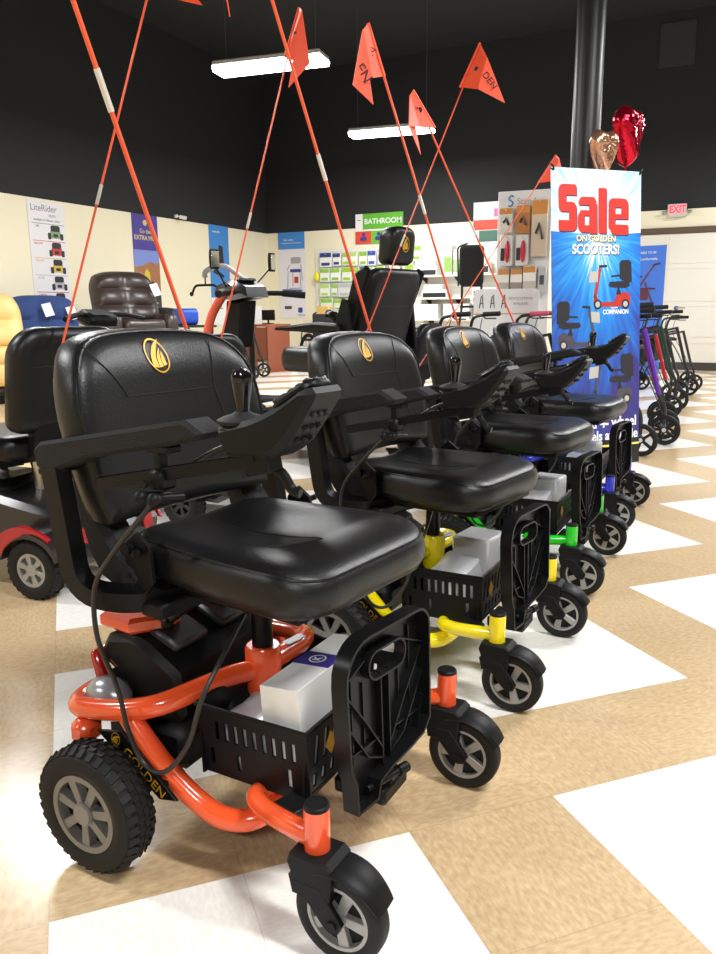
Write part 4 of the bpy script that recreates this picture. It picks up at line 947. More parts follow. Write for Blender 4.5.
# ---------------------------------------------------------------- wall banners
WL, WB = X0+.004, Y1-.004
ONL = Matrix(((0, 0, 1, 0), (1, 0, 0, 0), (0, 1, 0, 0), (0, 0, 0, 1)))      # drawing plane on the left wall: x -> +Y, y -> up, facing +X
def flatbox(b, T, x0, x1, y0, y1, d0=0, d1=.004): b.prism([(x0, y0), (x1, y0), (x1, y1), (x0, y1)], d0, d1, T)
def wall_banner(label, T, w, h, m):
    o = thing('wall_banner', label, 'banner'); o.matrix_world = T
    b = MB(); flatbox(b, Matrix(), -w/2, w/2, 0, h); b.build('sheet', m, o, smooth=0); return o
def Lw(y, z): return Matrix.Translation((WL, y, z)) @ ONL
def Bw(x, z): return Matrix.Translation((x, WB, z)) @ FLAT
def ly(x, y, d=.0045): return Matrix.Translation((x, y, d))
o = wall_banner('white banner showing five small vehicles, on the left wall above the navy recliner', Lw(7.98, .75), .62, 1.64, mat('banner_white', '#e6e3e6', .45))
b = MB(); b.text('LiteRider', .12, ly(-.04, 1.55), .0004, .0); b.text('ENVY', .05, ly(.1, 1.46), .0004); b.text('Available in 5 Vibrant Colors', .038, ly(0, 1.40), .0004, .0008); b.build('lettering', mat('print_mid_grey', '#77737c', .5), o)
for k, (c, n) in enumerate((('#7f9c6a', 'LIME'), ('#c23a38', 'RED HOT'), ('#d8b24a', 'YELLOW'), ('#b6b2ba', 'SILVER'), ('#a8303c', 'CHERRY'))):
    y = 1.355-.222*k; cm = mat('print_car_%d' % k, c, .5)
    b = MB(); flatbox(b, ly(0, 0, .004), -.26, .29, y-.004, y+.004, 0, .0012); b.text(n, .035, ly(-.17, y-.035), .0004, .0006); b.build('coloured_rule', cm, o)
    b = MB(); T = ly(.13, y-.11); b.prism(rrect(-.09, .09, -.07, .045, .03, 3), 0, .001, T); b.build('picture_body', cm, o)
    b = MB()
    for s in (-1, 1): b.prism(rrect(s*.105-.028, s*.105+.028, -.085, .0, .015, 2), .0005, .0015, T)
    b.prism(rrect(-.08, .08, .02, .1, .03, 3), .001, .002, T); b.prism(rrect(-.04, .04, -.05, -.01, .01, 2), .001, .002, T); b.build('picture_seat', pr_dark, o)
o = wall_banner('purple banner with desert picture, on the left wall above the brown recliner', Lw(9.91, .75), .58, 1.67, mat('banner_purple', '#4a3f96', .45))
pd = mat('print_desert', '#b98258', .6, vary=(6, '#8c5a40')); psky = mat('print_sky', '#7d8fd0', .5); pch = mat('print_ground', '#3a3636', .5)
b = MB(); flatbox(b, ly(0, 0, .004), -.29, .29, .82, 1.14, 0, .001); b.build('picture_sky', psky, o)
b = MB(); b.prism([(-.29, .45), (.29, .45), (.29, .98), (.2, .93), (.1, .97), (0, .95), (-.12, .9), (-.29, .88)], 0, .0014, ly(0, 0, .0045)); b.build('picture_desert', pd, o)
b = MB(); flatbox(b, ly(0, 0, .004), -.29, .29, 0, .5, 0, .002); b.build('picture_ground', pch, o)
b = MB(); b.prism([(-.07, .62), (.06, .6), (.05, .8), (-.02, .86), (-.08, .78)], 0, .0012, ly(.0, 0, .006)); b.build('picture_rider', mat('print_rider_yellow', '#d2c234', .5), o)
b = MB(); b.prism([(-.2, .48), (.18, .48), (.2, .6), (.1, .68), (.0, .6), (-.12, .62), (-.2, .8), (-.24, .78)], 0, .001, ly(0, 0, .006)); b.build('picture_scooter', pr_dark, o)
b = MB(); b.text('Go the', .09, ly(-.0, 1.42), .0004, .001); b.text('EXTRA MILE', .095, ly(0, 1.32), .0004, .002); b.prism(circ(.045, 14, 0, 0), 0, .0008, ly(0, 1.55)); b.build('lettering', mat('print_gold', '#d9c37a', .5), o)
b = MB(); b.text('more power', .045, ly(.1, .34, .0065), .0004); b.text('more range', .045, ly(.1, .27, .0065), .0004); b.box((.15, .1, .007), (.2, .03, .001)); b.build('small_lettering', print_white, o)
o = wall_banner('blue banner showing a vehicle lift, on the left wall near the corner', Lw(11.82, .72), .57, 1.71, mat('banner_sky_blue', '#4388d2', .45))
b = MB(); flatbox(b, ly(0, 0, .004), -.285, .285, 0, .47, 0, .001); b.build('white_footer', print_white, o)
b = MB(); b.text('352', .17, ly(-.1, .33, .006), .0004, .002); b.build('green_lettering', mat('print_green', '#7aa86a', .5), o)
b = MB(); b.text('vehicle lifts', .05, ly(-.08, 1.6), .0004); b.build('lettering', print_white, o)
b = MB(); b.prism([(-.05, 1.0), (.12, .98), (.1, 1.36), (-.02, 1.38)], 0, .001, ly(0, 0)); b.prism([(-.2, .9), (.1, .82), (.12, .86), (-.18, .98)], 0, .001, ly(0, 0, .0055)); b.prism([(-.1, .62), (.18, .6), (.2, .68), (-.08, .7)], 0, .001, ly(0, 0)); b.build('picture_lift', pr_dark, o)
o = wall_banner('white banner with shower chair picture and blue top, by the wall corner', Bw(-8.04, .82), .59, 1.60, mat('banner_pale', '#e4e0e6', .45))
b = MB(); flatbox(b, ly(0, 0, .004), -.295, .295, 1.29, 1.6, 0, .001); b.build('blue_header', MATS['banner_sky_blue'], o)
b = MB(); b.text('bath safety', .05, ly(-.06, 1.46, .0055), .0004); b.box((0, 1.40, .0056), (.44, .006, .001)); b.build('lettering', print_white, o)
b = MB(); b.prism(rrect(-.02, .2, 1.02, 1.14, .03, 3), 0, .001, ly(0, 0))
for x0, y0, x1, y1 in ((-.08, .88, -.1, .55), (.02, .85, .02, .6), (.18, .86, .2, .56), (-.06, .56, .18, .56), (-.05, 1.0, -.1, .9), (.2, 1.0, .24, .7)): b.tube([(x0, y0, .006), (x1, y1, .006)], .009, 6)
b.build('picture_chair', mat('print_chair_grey', '#a39ea6', .5), o)
b = MB(); b.prism(rrect(-.04, .2, .86, .92, .02, 2), 0, .0015, ly(0, 0)); b.prism([(-.26, .5), (.18, .47), (.24, .53), (-.2, .55)], 0, .001, ly(0, 0)); b.prism(rrect(.12, .22, .1, .2, .02, 2), 0, .001, ly(0, 0)); b.build('picture_blue', mat('print_indigo', '#3a3c8c', .5), o)
b = MB(); b.prism(rrect(.05, .14, .66, .78, .01, 2), .001, .002, ly(0, 0)); b.build('picture_red', pr_red, o)
b = MB(); b.prism(rrect(-.18, -.02, .17, .23, .01, 2), 0, .001, ly(0, 0)); b.text('~drive', .07, ly(.18, .06), .0004); b.build('picture_small', pr_grey, o)
# security camera on the wall top
t = thing('security_camera', 'small white camera at the top of the left wall', 'camera', (X0, 10.65, 2.47))
b = MB(); b.box((.03, 0, 0), (.06, .05, .05), b=.008); b.rod((.05, 0, 0), (.1, .05, -.01), .012, 8); b.build('bracket', white_card, t)
b = MB(); b.rod((.08, .02, -.01), (.16, .1, -.03), .03, 12); b.build('camera_body', white_card, t)
# ---------------------------------------------------------------- hanging category signs on the back wall
def cat_sign(label, x0, x1, z0, z1, bands, texts):
    o = thing('category_sign', label, 'sign', ((x0+x1)/2, Y1-.03, z0)); w = x1-x0
    b = MB(); b.box((0, .012, (z1-z0)/2), (w, .012, z1-z0)); b.build('board', white_card, o)
    for (u0, u1, v0, v1, c, n) in bands:
        b = MB(); b.box(((u0+u1)/2*w-w/2, .003, (v0+v1)/2*(z1-z0)), ((u1-u0)*w, .008, (v1-v0)*(z1-z0))); b.build(n, mat('print_'+c[1:], c, .5), o)
    for (s, u, v, sz, m, bo) in texts:
        b = MB(); b.text(s, sz, Matrix.Translation((u*w-w/2, -.002, v*(z1-z0))) @ FLAT, .0006, bo); b.build('lettering', m, o)
    return o
o = cat_sign('green and white bathroom sign above the slatwall', -6.66, -5.72, 2.14, 2.66, [(.16, 1, .48, 1, '#5fae33', 'green_panel'), (0, .34, 0, .42, '#d8462f', 'red_panel'), (.34, .66, 0, .42, '#6fb23c', 'green_square'), (.66, 1, 0, .42, '#4a7cc4', 'blue_square')], [('BATHROOM', .585, .73, .132, print_white, .001), ('~', .08, .8, .12, pr_grey, .001)])
b = MB()
for x in (-.3, -.0): b.ball((x, -.004, .16), (.035, .002, .035), 10); b.prism(rrect(x-.07, x+.06, .05, .12, .02, 2), 0, .002, FLAT @ Matrix.Translation((0, 0, .003)))
b.build('picture', mat('print_indigo', '#3a3c8c', .5), o)
cat_sign('red and white sign left of the tall display stand', -4.42, -3.7, 2.08, 2.72, [(0, 1, .3, .55, '#d8452f', 'red_panel'), (.5, 1, .62, .82, '#c86aa8', 'pink_picture'), (.15, 1, .0, .28, '#3f6a5a', 'dark_picture')], [])
# ---------------------------------------------------------------- slatwall with goods
slat_m = mat('slatwall_white', '#e9e6dc', .5)
b = MB(); b.box((-5.35, Y1-.014, 1.32), (4.3, .02, 1.5))
for k in range(20): b.box((-5.35, Y1-.026, .62+.075*k), (4.3, .012, .062))
t = b.build('slatwall', slat_m); tag(t, 'white slatwall panel covered with goods on the back wall', 'slatwall')
rr = random.Random(11)
ORD = ['first', 'second', 'third', 'fourth', 'fifth', 'sixth', 'seventh', 'eighth', 'ninth', 'tenth', 'eleventh', 'twelfth']
pal = [('blue and white', '#3f57a8', '#e4e6ee'), ('white and green', '#8fc04a', '#eef0ea'), ('pale grey', '#b9bcb8', '#dcdedb'), ('white', '#e8e8e4', '#cfd0cc'), ('lime green', '#9cc63c', '#e6ecd8'), ('teal and white', '#4a8a94', '#e2e8e8'), ('light green', '#b7d27c', '#eef2e4'), ('white and navy', '#2e3a78', '#ecebe6')]
def package(x, z, w, h, d, p, label, grp, y=None):
    t = thing('hanging_package', label, 'package', (x, Y1-.035 if y is None else y, z), 0, grp)
    b = MB(); b.box((0, -d/2-.03, 0), (w, d, h), b=.006); b.rod((0, .0, h/2-.03), (0, -d-.06, h/2-.03), .004, 6); b.build('pack', mat('pack_'+p[2][1:], p[2], .4), t)
    b = MB(); b.box((0, -d-.0315, h*.32), (w*.96, .003, h*.3)); b.box((0, -d-.0315, -h*.3), (w*.7, .003, h*.2)); b.build('printed_card', mat('pack_'+p[1][1:], p[1], .45), t)
for r_ in range(5):
    x = -7.38; k = 0
    while x < -6.05:
        w = rr.choice((.15, .18, .22, .27)); h = rr.uniform(.22, .27); p = rr.choice(pal)
        package(x+w/2, 1.88-.275*r_, w-.02, h, rr.uniform(.03, .07), p, '%s package hanging in the %s row of the slatwall, %s from the left' % (p[0], ORD[r_], ORD[k]), 'packages hanging on the left half of the slatwall'); x += w+.008; k += 1
yl = thing('hanging_package', 'bright yellow round pack at the left edge of the slatwall', 'package', (-7.45, Y1-.085, 1.58), 0); MB().ball((0, 0, 0), (.055, .045, .09)).build('pack', mat('bright_yellow', '#f0e62a', .5), yl)
# shelves on the right half
def shelf(x0, x1, z, label):
    t = thing('wall_shelf', label, 'shelf', ((x0+x1)/2, Y1-.03, z), 0, 'shelves on the slatwall')
    MB().box((0, -.15, 0), (x1-x0, .3, .02), b=.003).build('board', slat_m, t)
    for s in (-.3, .3):
        b = MB(); b.prism([(0, 0), (-.22, 0), (-.2, -.03), (0, -.1)], -.01, .01, Matrix.Translation((s*(x1-x0), -.0, -.01)) @ Matrix(((0, 0, 1, 0), (1, 0, 0, 0), (0, 1, 0, 0), (0, 0, 0, 1)))); b.build('bracket', steel_b, t)
def gbox(x, z, w, h, label, c, band=None, ht=0):
    t = thing('product_box', label, 'box', (x, Y1-.17, z), 0, 'boxed goods on the slatwall shelves')
    MB().box((0, 0, h/2), (w, .2, h), (0, ht, 0), b=.004).build('carton', mat('box_'+c[1:], c, .5), t)
    if band: b = MB(); b.box((0, -.1015, h*.36), (w*.92, .003, h*.5), (0, ht, 0)); b.build('printed_panel', mat('box_'+band[1:], band, .5), t)
shelf(-5.45, -4.45, 1.52, 'upper white shelf on the slatwall, over the lower shelf'); shelf(-5.35, -4.45, 1.14, 'lower left white shelf on the slatwall'); shelf(-4.4, -3.5, 1.16, 'lower right white shelf on the slatwall behind the hanging backrest'); shelf(-4.42, -3.5, 1.53, 'upper right white shelf on the slatwall'); shelf(-5.5, -3.6, .78, 'lowest long white shelf on the slatwall')
for a in [(-5.2, 1.531, .44, .16, 'white and black box left on the upper shelf', '#e9e8e4', '#26282c'), (-5.2, 1.695, .36, .1, 'flat white box on top of the white and black box', '#f0efec'), (-4.78, 1.531, .14, .5, 'tall white and green box on the upper shelf', '#e8eae4', '#8fb45a'), (-4.62, 1.531, .12, .42, 'second tall white box beside the green one', '#dfe2da', '#a6bf86'), (-5.02, 1.151, .46, .15, 'white and black box on the lower left shelf', '#e9e8e4', '#1e2024'), (-5.05, 1.302, .34, .08, 'slim white box lying on the lower black-fronted box', '#f2f1ee'), (-4.05, 1.171, .56, .15, 'white box with black panel on the lower right shelf', '#e6e4e0', '#23252a'), (-4.2, 1.541, .3, .2, 'white box on the upper right shelf', '#eceae6', '#31343a'), (-3.8, 1.541, .2, .32, 'pale green box on the upper right shelf', '#dfe6d4', '#9ab46c'),
          (-5.2, .791, .5, .26, 'white box with green foot left on the lowest shelf', '#f1f2ee', '#e9ece6'), (-4.62, .791, .46, .26, 'white box marked with a figure on the lowest shelf', '#f2f2f0', '#eceae6'), (-4.1, .791, .36, .3, 'white and lime box on the lowest shelf', '#edf0e4', '#c6d98c'), (-3.8, .791, .2, .26, 'pale blue box on the lowest shelf', '#cfe0ec', '#9cc4de')]: gbox(*a)
for k, (x, z) in enumerate(((-5.42, 1.93), (-5.56, 1.62), (-5.6, 1.2), (-3.32, 1.88), (-3.32, 1.55))): package(x, z, .16, .26, .05, pal[(k*3+1) % 8], '%s package on the slatwall beside the shelves, %s of five' % (pal[(k*3+1) % 8][0], ORD[k]), 'packages beside the slatwall shelves')
bb = thing('plush_bag', 'blue bag lying below the hanging goods, behind the headrest scooter armrest', 'bag', (-6.7, 12.98, 0)); MB().ball((0, 0, .87), (.16, .12, .09)).build('bag', mat('blue_bag', '#2a55c8', .5), bb)
b = MB(); b.box((0, .1, .4), (1.2, .5, .78), b=.01); b.build('cabinet', mat('counter_cream', '#d8cfb4', .6), bb) if False else None
ct = thing('display_counter', 'low pale counter along the back wall under the hanging goods', 'counter', (-6.3, 12.95, 0)); MB().box((0, 0, .39), (2.2, .55, .78), b=.01).build('body', mat('counter_cream', '#d9d2bc', .6), ct)
for k, (x, c, n, h) in enumerate(((-6.95, '#d8b46a', 'tan', .26), (-6.45, '#8d8f94', 'grey', .28), (-6.1, '#dad8d0', 'white', .2), (-5.6, '#b98a5a', 'brown', .14))): tag(MB().box((0, 0, h/2), (.26, .22, h), b=.02).build('goods_bag', mat('bag_'+n, c, .4, bump=(20, .5, .01)), None, loc=(x, 12.72, .78)), '%s bag standing on the pale counter' % n, 'bag', 'bags on the pale counter')
# ---------------------------------------------------------------- tall display stand in front of the slatwall
ds = thing('display_stand', 'tall white display stand with header board hung with packs', 'display stand', (-1.97, 7.42, 0), R(4))
b = MB(); b.box((0, .03, 1.0), (.49, .03, 2.0), b=.004); b.box((0, -.08, .06), (.47, .3, .12), b=.01); b.build('board', mat('stand_white', '#dedcdc', .45), ds)
b = MB(); b.text('Stander', .078, Matrix.Translation((.05, .0135, 1.905)) @ FLAT, .0006, .0004); b.build('lettering', mat('print_warm_grey', '#b39a94', .5), ds)
b = MB(); b.tube(cat_spline([(-.10, .013, 1.95), (-.125, .013, 1.96), (-.145, .013, 1.93), (-.11, .013, 1.9), (-.125, .013, 1.868), (-.15, .013, 1.875)], 6), .008, 8); b.build('logo', mat('print_steel_blue', '#5f86b8', .5), ds, 'curling blue mark')
def pack(x, z, w, h, d, base, kind, label):
    t = thing('blister_pack', label, 'package', (ds.location.x+x, ds.location.y-.0+x*.07, z), R(4), 'packs on the tall display stand')
    b = MB(); b.box((0, -d/2-.012, 0), (w, d, h), b=.006); b.rod((0, .01, h/2-.02), (0, -d-.05, h/2-.02), .004, 6); b.build('pack', mat('blister_'+base[1:], base, .35), t)
    b = MB()
    if kind == 'card': b.box((0, -d-.0135, h*.36), (w*.96, .003, h*.24)); b.build('orange_header', mat('blister_orange', '#c8843c', .45), t); b = MB(); b.tube([(-w*.2, -d-.02, -h*.1), (0, -d-.02, h*.08), (w*.22, -d-.02, -h*.2)], .012, 6); b.build('product', frame_black, t)
    elif kind == 'red': b.ball((.01, -d-.02, -.01), (.024, .02, h*.36), 12); b.build('product', mat('blister_red', '#c01c38', .3, coat=.5), t); b = MB(); b.box((-w*.28, -d-.0135, -h*.12), (w*.3, .003, h*.4)); b.build('printed_card', frame_black, t)
    elif kind == 'bag': b.box((0, -d-.0135, h*.08), (w*.96, .003, h*.3)); b.build('printed_card', mat('blister_white', '#e2ded6', .45), t); b = MB(); b.box((0, -d-.0135, h*.32), (w*.9, .003, h*.2)); b.build('orange_header', MATS['blister_orange'], t)
    else: b.box((0, -d-.0135, .0), (w*.5, .003, h*.35)); b.build('printed_card', mat('print_grey', '#4a4650', .5), t)
for a in [(-.155, 1.74, .125, .22, .03, '#d9d2c6', 'card', 'white pack with orange header at the top left of the display stand'), (0, 1.74, .13, .25, .03, '#b06f3a', 'card', 'orange pack with a dark loop at the top middle of the display stand'), (.15, 1.66, .145, .5, .03, '#cbb8a0', 'card', 'long tan pack at the top right of the display stand'), (-.145, 1.47, .12, .28, .03, '#d8d4cf', 'red', 'left white pack holding a red handle on the display stand'), (.0, 1.47, .12, .28, .03, '#d6d3ce', 'red', 'right white pack holding a red handle on the display stand'),
          (-.16, 1.2, .11, .24, .05, '#a8a49c', 'bag', 'left clear bag with orange top in the low row of the display stand'), (-.04, 1.2, .11, .24, .05, '#8f8078', 'bag', 'middle clear bag with orange top in the low row of the display stand'), (.08, 1.21, .12, .26, .05, '#b6ada0', 'bag', 'right clear bag with orange top in the low row of the display stand'), (.19, 1.2, .08, .24, .03, '#b4b4b4', 'grey', 'grey pack at the right end of the low row on the display stand')]: pack(*a)
cd = thing('display_card', 'low white card with three small walker pictures below the tall stand', 'sign', (-1.98, 6.95, 0), R(3))
b = MB(); b.prism(rrect(-.29, .29, .55, 1.115, [.04, .04, 0, 0], 5), 0, .012, Matrix.Translation((0, .006, 0)) @ FLAT); b.box((0, .05, .28), (.3, .03, .56), b=.005); b.box((0, .05, .015), (.4, .2, .03), b=.005); b.build('board', mat('stand_white', '#dedcdc', .45), cd)
b = MB(); b.box((0, -.008, .90), (.57, .003, .008)); b.build('orange_rule', MATS['blister_orange'], cd)
b = MB(); b.text('REVOLUTION', .034, Matrix.Translation((.13, -.0075, 1.03)) @ FLAT, .0005); b.text('WALKER', .034, Matrix.Translation((.13, -.0075, .985)) @ FLAT, .0005); b.build('lettering', MATS['print_warm_grey'], cd)
for k in range(3):
    b = MB(); x = -.22+.1*k
    for p, q in (((x-.018, .95), (x-.004, 1.05)), ((x+.018, .95), (x+.008, 1.05)), ((x-.014, .99), (x+.014, .99)), ((x, 1.05), (x+.014, 1.065))): b.tube([(p[0], -.008, p[1]), (q[0], -.008, q[1])], .0035, 5)
    b.build('walker_picture', frame_black, cd)
# folding black backrest on a tube frame
fb = thing('transport_chair', 'black padded backrest of a folding chair standing left of the display stand', 'wheelchair', (-2.62, 7.9, 0), R(8))
b = MB(); o = dens(rrect(-.125, .125, 1.17, 1.58, .05, 4), .06); b.puff(o, [(.04, .035), (.01, .025), (0, .01), (0, -.01), (.01, -.02), (.04, -.025)], lambda u, v, h: (u, -h, v), (.7, .3)); b.build('backrest', mat('pouch_cloth', (.008, .008, .009), .85), fb)
b = MB()
for s in (-1, 1): b.tube(fillet([(s*.1, .03, 1.5), (s*.1, .04, .95), (s*.16, .04, .55), (s*.16, -.1, .5), (s*.2, .1, .06)], .05, 4), .013, 8); b.tube([(s*.16, .04, .55), (s*.2, -.4, .5), (s*.2, -.42, .06)], .013, 8)
b.rod((-.12, .04, .97), (.12, .04, .97), .012, 8); b.tube(fillet([(-.14, .045, 1.18), (-.155, .045, 1.57), (-.05, .045, 1.6)], .04, 4), .009, 8); b.build('tube_frame', frame_black, fb)
b = MB(); b.box((0, -.18, .5), (.36, .38, .05), b=.015); b.build('seat', MATS['pouch_cloth'], fb)
for s in (-1, 1):
    for y in (.1, -.42):
        b = MB(); T = Matrix.Translation((s*.2, y, .08)) @ Matrix.Rotation(R(90), 4, 'Y'); tyre(b, .08, .03, T, .06); ring(b, T, 0, .062, -.006, .006); b.build('wheel', rubber, fb)
# ---------------------------------------------------------------- recliners on the left
def tufted(b, w, h, d, nx, nz, fn, amp=.05):
    # tufted back cushion: grid front with pillows, closed behind
    wf = lambda v: 1-.16*max(0, (v-.6)/.4)**2
    NX, NZ = nx*8, nz*7; vs = []; fs = []
    for j in range(NZ+1):
        for i in range(NX+1):
            u, v = i/NX, j/NZ; p = abs(math.sin(PI*u*nx))**.6*abs(math.sin(PI*v*nz))**.55; e = min(1, min(u, 1-u)*9)*min(1, min(v, 1-v)*9)
            vs.append(fn((u-.5)*w*wf(v), v*h-.1*h*(2*abs(u-.5))**4*v**3, d*.5*(.35+.65*e**.5)+amp*p))
    o = len(vs)
    for j in range(NZ+1):
        for i in range(NX+1):
            u, v = i/NX, j/NZ; vs.append(fn((u-.5)*w*wf(v), v*h-.1*h*(2*abs(u-.5))**4*v**3, -d*.5))
    W = NX+1
    for j in range(NZ):
        for i in range(NX):
            a = j*W+i; fs.append((a, a+1, a+W+1, a+W)); fs.append((o+a, o+a+W, o+a+W+1, o+a+1))
    for i in range(NX): fs.append((i, o+i, o+i+1, i+1)); a = NZ*W+i; fs.append((a, a+1, o+a+1, o+a))
    for j in range(NZ): a = j*W; fs.append((a, a+W, o+a+W, o+a)); a = j*W+NX; fs.append((a, o+a, o+a+W, a+W))
    b.add(vs, fs)
def recliner(loc, rz, m, label, lift=0, tags=(), back_h=.62, nz=3, nx=2, w=.86, lean=.35):
    r = thing('recliner', label, 'recliner', loc, rz, 'recliners along the left wall')
    z = lift
    b = MB()
    if lift: b.box((0, 0, .04), (.6, .6, .08), b=.01); b.rod((-.15, -.2, .08), (-.05, -.2, .2+lift), .03, 8); b.rod((-.15, .2, .08), (-.05, .2, .2+lift), .03, 8)
    else: b.box((0, 0, .05), (.6, .6, .1), b=.01)
    b.build('base', steel_b, r)
    b = MB(); pad_block(b, (.05, 0, .22+z), (.74, w-.04, .26), .06); b.build('body', m, r, smooth=60)
    b = MB(); pad_block(b, (.12, 0, .40+z), (.62, w-.36, .18), .07); b.build('seat_cushion', m, r, smooth=60)
    for s in (-1, 1):
        b = MB(); pad_block(b, (.02, s*(w/2-.09), .38+z), (.78, .18, .36), .08); b.build('arm', m, r, smooth=60)
    b = MB(); f = lambda u, v, h: (-.22-v*lean+h, u, .46+z+v); tufted(b, w-.06, back_h, .2, nx, nz, f, .06); bk = b.build('backrest', m, r, smooth=70)
    for (u, v) in tags:
        b = MB(); p = Vector(f(u, v, .19)); b.box((0, 0, 0), (.004, .11, .17), T=Matrix.Translation(p) @ Euler((R(14), R(-20), 0)).to_matrix().to_4x4()); b.build('price_tag', white_card, bk, 'white paper tag')
    return r
leather_br = mat('brown_leather', '#3b302c', .35, bump=(80, .2, .004)); navy = mat('navy_fabric', '#2c4378', .85, bump=(300, .4, .003)); creamL = mat('cream_leather', '#e0c07c', .45, bump=(60, .2, .004))
recliner((-7.32, 8.15, 0), R(-28), leather_br, 'raised dark brown leather lift recliner with tufted back', .36, ((.38, .42),), .66, 3, 2, .92)
recliner((-7.78, 7.05, 0), R(-38), navy, 'navy blue fabric recliner with two white tags', .1, ((.08, .42), (.36, .38)), .6, 2, 2, .94)
recliner((-7.32, 5.85, 0), R(-30), creamL, 'cream leather recliner cut by the left edge', .1, (), .62, 2, 2, .92)
# table with bin and folded things beside the brown recliner
tb = thing('side_table', 'dark low table behind the brown recliner', 'table', (-7.68, 9.5, 0), R(-20))
MB().box((0, 0, .74), (1.25, .5, .03), b=.005).build('table_top', mat('dark_wood', '#2a2320', .5), tb)
for sx in (-.55, .55):
    for sy in (-.2, .2): MB().box((sx, sy, .365), (.05, .05, .73), b=.004).build('leg', MATS['dark_wood'], tb)
tag(MB().prism(rrect(-.15, .15, 0, .24, .07, 4), -.14, .14, FLAT, b=.02).build('storage_bin', mat('blue_plastic', '#2c56c4', .35), None, loc=(-7.5, 9.43, .756), rot=(0, 0, R(-20))), 'rounded blue plastic bin on the dark table', 'bin')
tag(MB().prism([(-.35, 0), (.28, 0), (.2, .12), (-.05, .24), (-.35, .26)], -.13, .13, FLAT, b=.02).build('folded_cover', mat('black_cloth', (.012, .013, .018), .8), None, loc=(-7.9, 9.6, .756), rot=(0, 0, R(-20))), 'black folded cover lying on the dark table beside blue bin', 'cover')
tag(MB().box((0, 0, .0), (.4, .05, .03), b=.008).build('ruler', mat('yellow_wood', '#e0c050', .5), None, loc=(-7.9, 9.37, .772), rot=(0, 0, R(-20))), 'yellow stick lying along the dark table front edge', 'stick')
# reddish desk with screens, small rollator, wheelchair
dk = thing('desk', 'reddish wood desk with black screens behind the scooters', 'desk', (-7.12, 10.85, 0), R(-12))
wood = mat('red_wood', '#8f4f38', .45, bump=(30, .1, .003))
MB().box((0, 0, .73), (.8, .55, .035), b=.005).build('desk_top', wood, dk)
b = MB(); b.box((0, -.24, .45), (.76, .02, .5)); b.build('modesty_panel', wood, dk)
for s in (-1, 1): MB().box((s*.375, 0, .356), (.045, .5, .712), b=.004).build('side_panel', wood, dk)
for k, (x, w_, h) in enumerate(((-.22, .34, .2), (.18, .3, .16))):
    sc = thing('monitor', ('larger' if k == 0 else 'smaller')+' black screen standing on the reddish desk', 'monitor', (-7.12+x, 10.82-x*.2, .748), R(-12), 'screens on the desk')
    MB().box((0, 0, h/2+.06), (w_, .03, h), b=.006).build('screen', plastic_s, sc); b = MB(); b.box((0, 0, .008), (.16, .12, .016), b=.004); b.rod((0, .01, .01), (0, .01, .1), .015, 8); b.build('stand', plastic, sc)
tag(MB().box((0, 0, .14), (.13, .02, .28)).build('price_card', white_card, None, loc=(-7.05, 10.66, .748), rot=(0, 0, R(20))), 'white upright card beside the screens on the desk', 'card')
rollator((-6.6, 9.45, 0), R(195), frame_black, 'black rollator far back, right of the blue bin', 'rollators far back on the left')
def wheelchair(loc, rz, label):
    r = thing('wheelchair', label, 'wheelchair', loc, rz)
    b = MB()
    for s in (-1, 1): b.tube(fillet([(-.3, s*.23, .92), (-.2, s*.23, .9), (-.2, s*.23, .3), (.2, s*.23, .3), (.35, s*.23, .12)], .04, 4), .012, 8); b.tube(fillet([(-.2, s*.23, .7), (.15, s*.23, .7), (.2, s*.23, .48), (-.2, s*.23, .48)], .04, 4), .011, 8)
    b.build('frame', frame_black, r); b = MB(); b.box((0, 0, .49), (.42, .44, .03), b=.008); b.box((-.2, 0, .7), (.025, .44, .4), b=.008); b.build('sling', MATS['pouch_cloth'], r)
    for s in (-1, 1):
        b = MB(); T = axisY((-.15, s*.29, .3)); tyre(b, .3, .03, T, .27); ring(b, T, 0, .03, -.03, .03, 12)
        for k in range(12): b.rod(T @ Vector((0, 0, 0)), T @ Vector((.275*math.cos(k*PI/6), .275*math.sin(k*PI/6), 0)), .003, 5)
        b.build('wheel', rubber, r); b = MB(); tyre(b, .09, .03, axisY((.28, s*.2, .09)), .05); ring(b, axisY((.28, s*.2, .09)), 0, .05, -.006, .006); b.build('caster', rubber, r)
wheelchair((-6.35, 11.4, 0), R(150), 'black wheelchair right of the reddish desk')
v = thing('ceiling_vent', 'dark vent grille up on the black back wall at the right', 'vent', (-1.35, Y1-.01, 4.75))
b = MB(); b.box((0, 0, 0), (.5, .02, .6), b=.004); b.build('frame', mat('vent_grey', (.03, .03, .032), .6), v)

la = thing('lift_arm', 'grey lifting arm with black spreader bar on a floor post, before the blue lift banner', 'lift', (-4.78, 7.1, 0))
b = MB(); b.box((0, 0, .02), (.5, .4, .04), b=.01); b.rod((0, 0, .04), (0, 0, 1.25), .03, 12); b.build('post', steel_b, la)
b = MB(); b.tube(cat_spline([(.02, 0, 1.2), (-.12, 0, 1.3), (-.28, 0, 1.4), (-.42, -.02, 1.41), (-.55, -.02, 1.36), (-.56, -.02, 1.30)], 6), .028, 10); b.build('boom', mat('lift_grey', (.16, .16, .165), .4), la)
b = MB(); b.rod((-.56, -.02, 1.32), (-.56, -.02, 1.23), .008, 8); b.tube(fillet([(-.74, -.02, 1.13), (-.7, -.02, 1.22), (-.42, -.02, 1.22), (-.36, -.02, 1.13)], .05, 5), .013, 10)
for x in (-.75, -.35): b.ball((x, -.02, 1.13), (.025, .02, .025), 10)
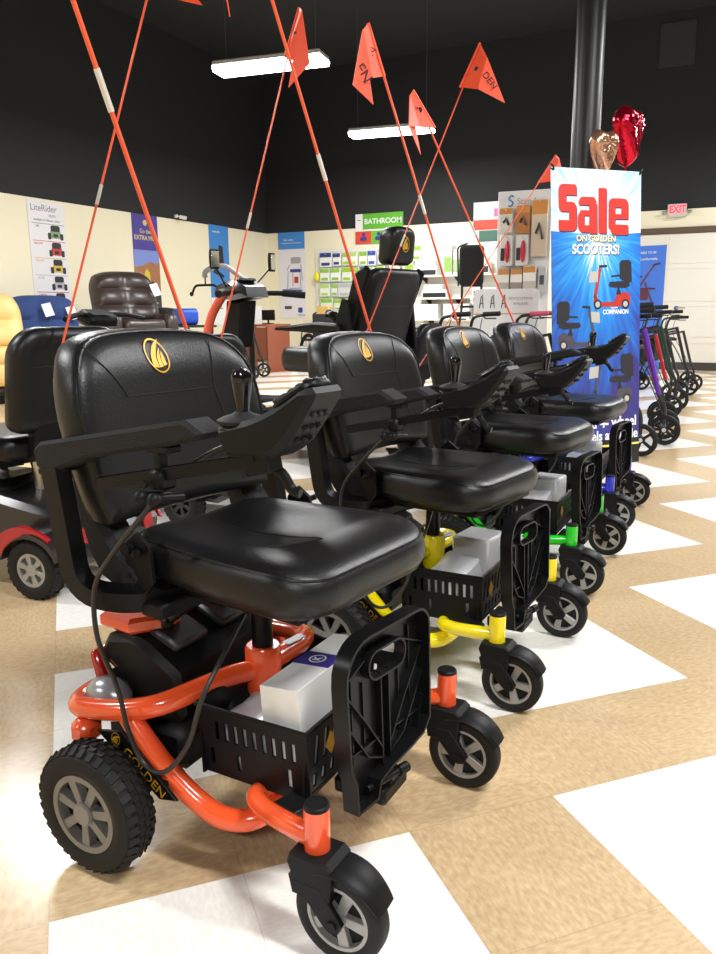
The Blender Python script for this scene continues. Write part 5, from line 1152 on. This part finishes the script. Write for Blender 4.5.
b.build('spreader_bar', steel_b, la)
def split_loose(names, gap=.004):
    # every separate piece of these parts becomes a part of its own
    for o in list(COL.objects):
        if o.type != 'MESH' or o.name.split('.')[0] not in names: continue
        me = o.data; par = list(range(len(me.vertices)))
        def root(i):
            while par[i] != i: par[i] = par[par[i]]; i = par[i]
            return i
        for p in me.polygons:
            a = root(p.vertices[0])
            for q in p.vertices[1:]: par[root(q)] = a
        comp = {}
        for v in me.vertices: comp.setdefault(root(v.index), []).append(v.index)
        G = []
        for k, ix in comp.items():
            co = [me.vertices[i].co for i in ix]; G.append([[k], [min(c[a] for c in co)-gap for a in range(3)], [max(c[a] for c in co)+gap for a in range(3)]])
        done = False
        while not done:
            done = True
            for i in range(len(G)):
                for j in range(i+1, len(G)):
                    if all(G[i][1][a] <= G[j][2][a] and G[j][1][a] <= G[i][2][a] for a in range(3)):
                        G[i] = [G[i][0]+G[j][0], [min(x, y) for x, y in zip(G[i][1], G[j][1])], [max(x, y) for x, y in zip(G[i][2], G[j][2])]]; del G[j]; done = False; break
                if not done: break
        if len(G) < 2: continue
        polys = [list(p.vertices) for p in me.polygons]; mats = list(me.materials); nm = o.name.split('.')[0]
        for gi, g in enumerate(G):
            ks = set(g[0]); mp = {}; vs = []; fs = []
            for f in polys:
                if root(f[0]) in ks:
                    for i in f:
                        if i not in mp: mp[i] = len(vs); vs.append(me.vertices[i].co.copy())
                    fs.append([mp[i] for i in f])
            n2 = bpy.data.meshes.new(nm); n2.from_pydata([tuple(v) for v in vs], [], fs)
            for m_ in mats: n2.materials.append(m_)
            n2.polygons.foreach_set('use_smooth', [True]*len(n2.polygons)); n2.set_sharp_from_angle(angle=R(38))
            if gi == 0: o.data = n2
            else:
                c = o.copy(); c.data = n2; COL.objects.link(c)
split_loose({'accent_panel', 'picture_seat', 'picture_body', 'side_frame', 'picture_basket', 'corner_hook', 'leg_frame', 'printed_card'})
split_loose({'lettering', 'footer_lettering', 'small_lettering', 'model_lettering', 'yellow_lettering'}, .016)
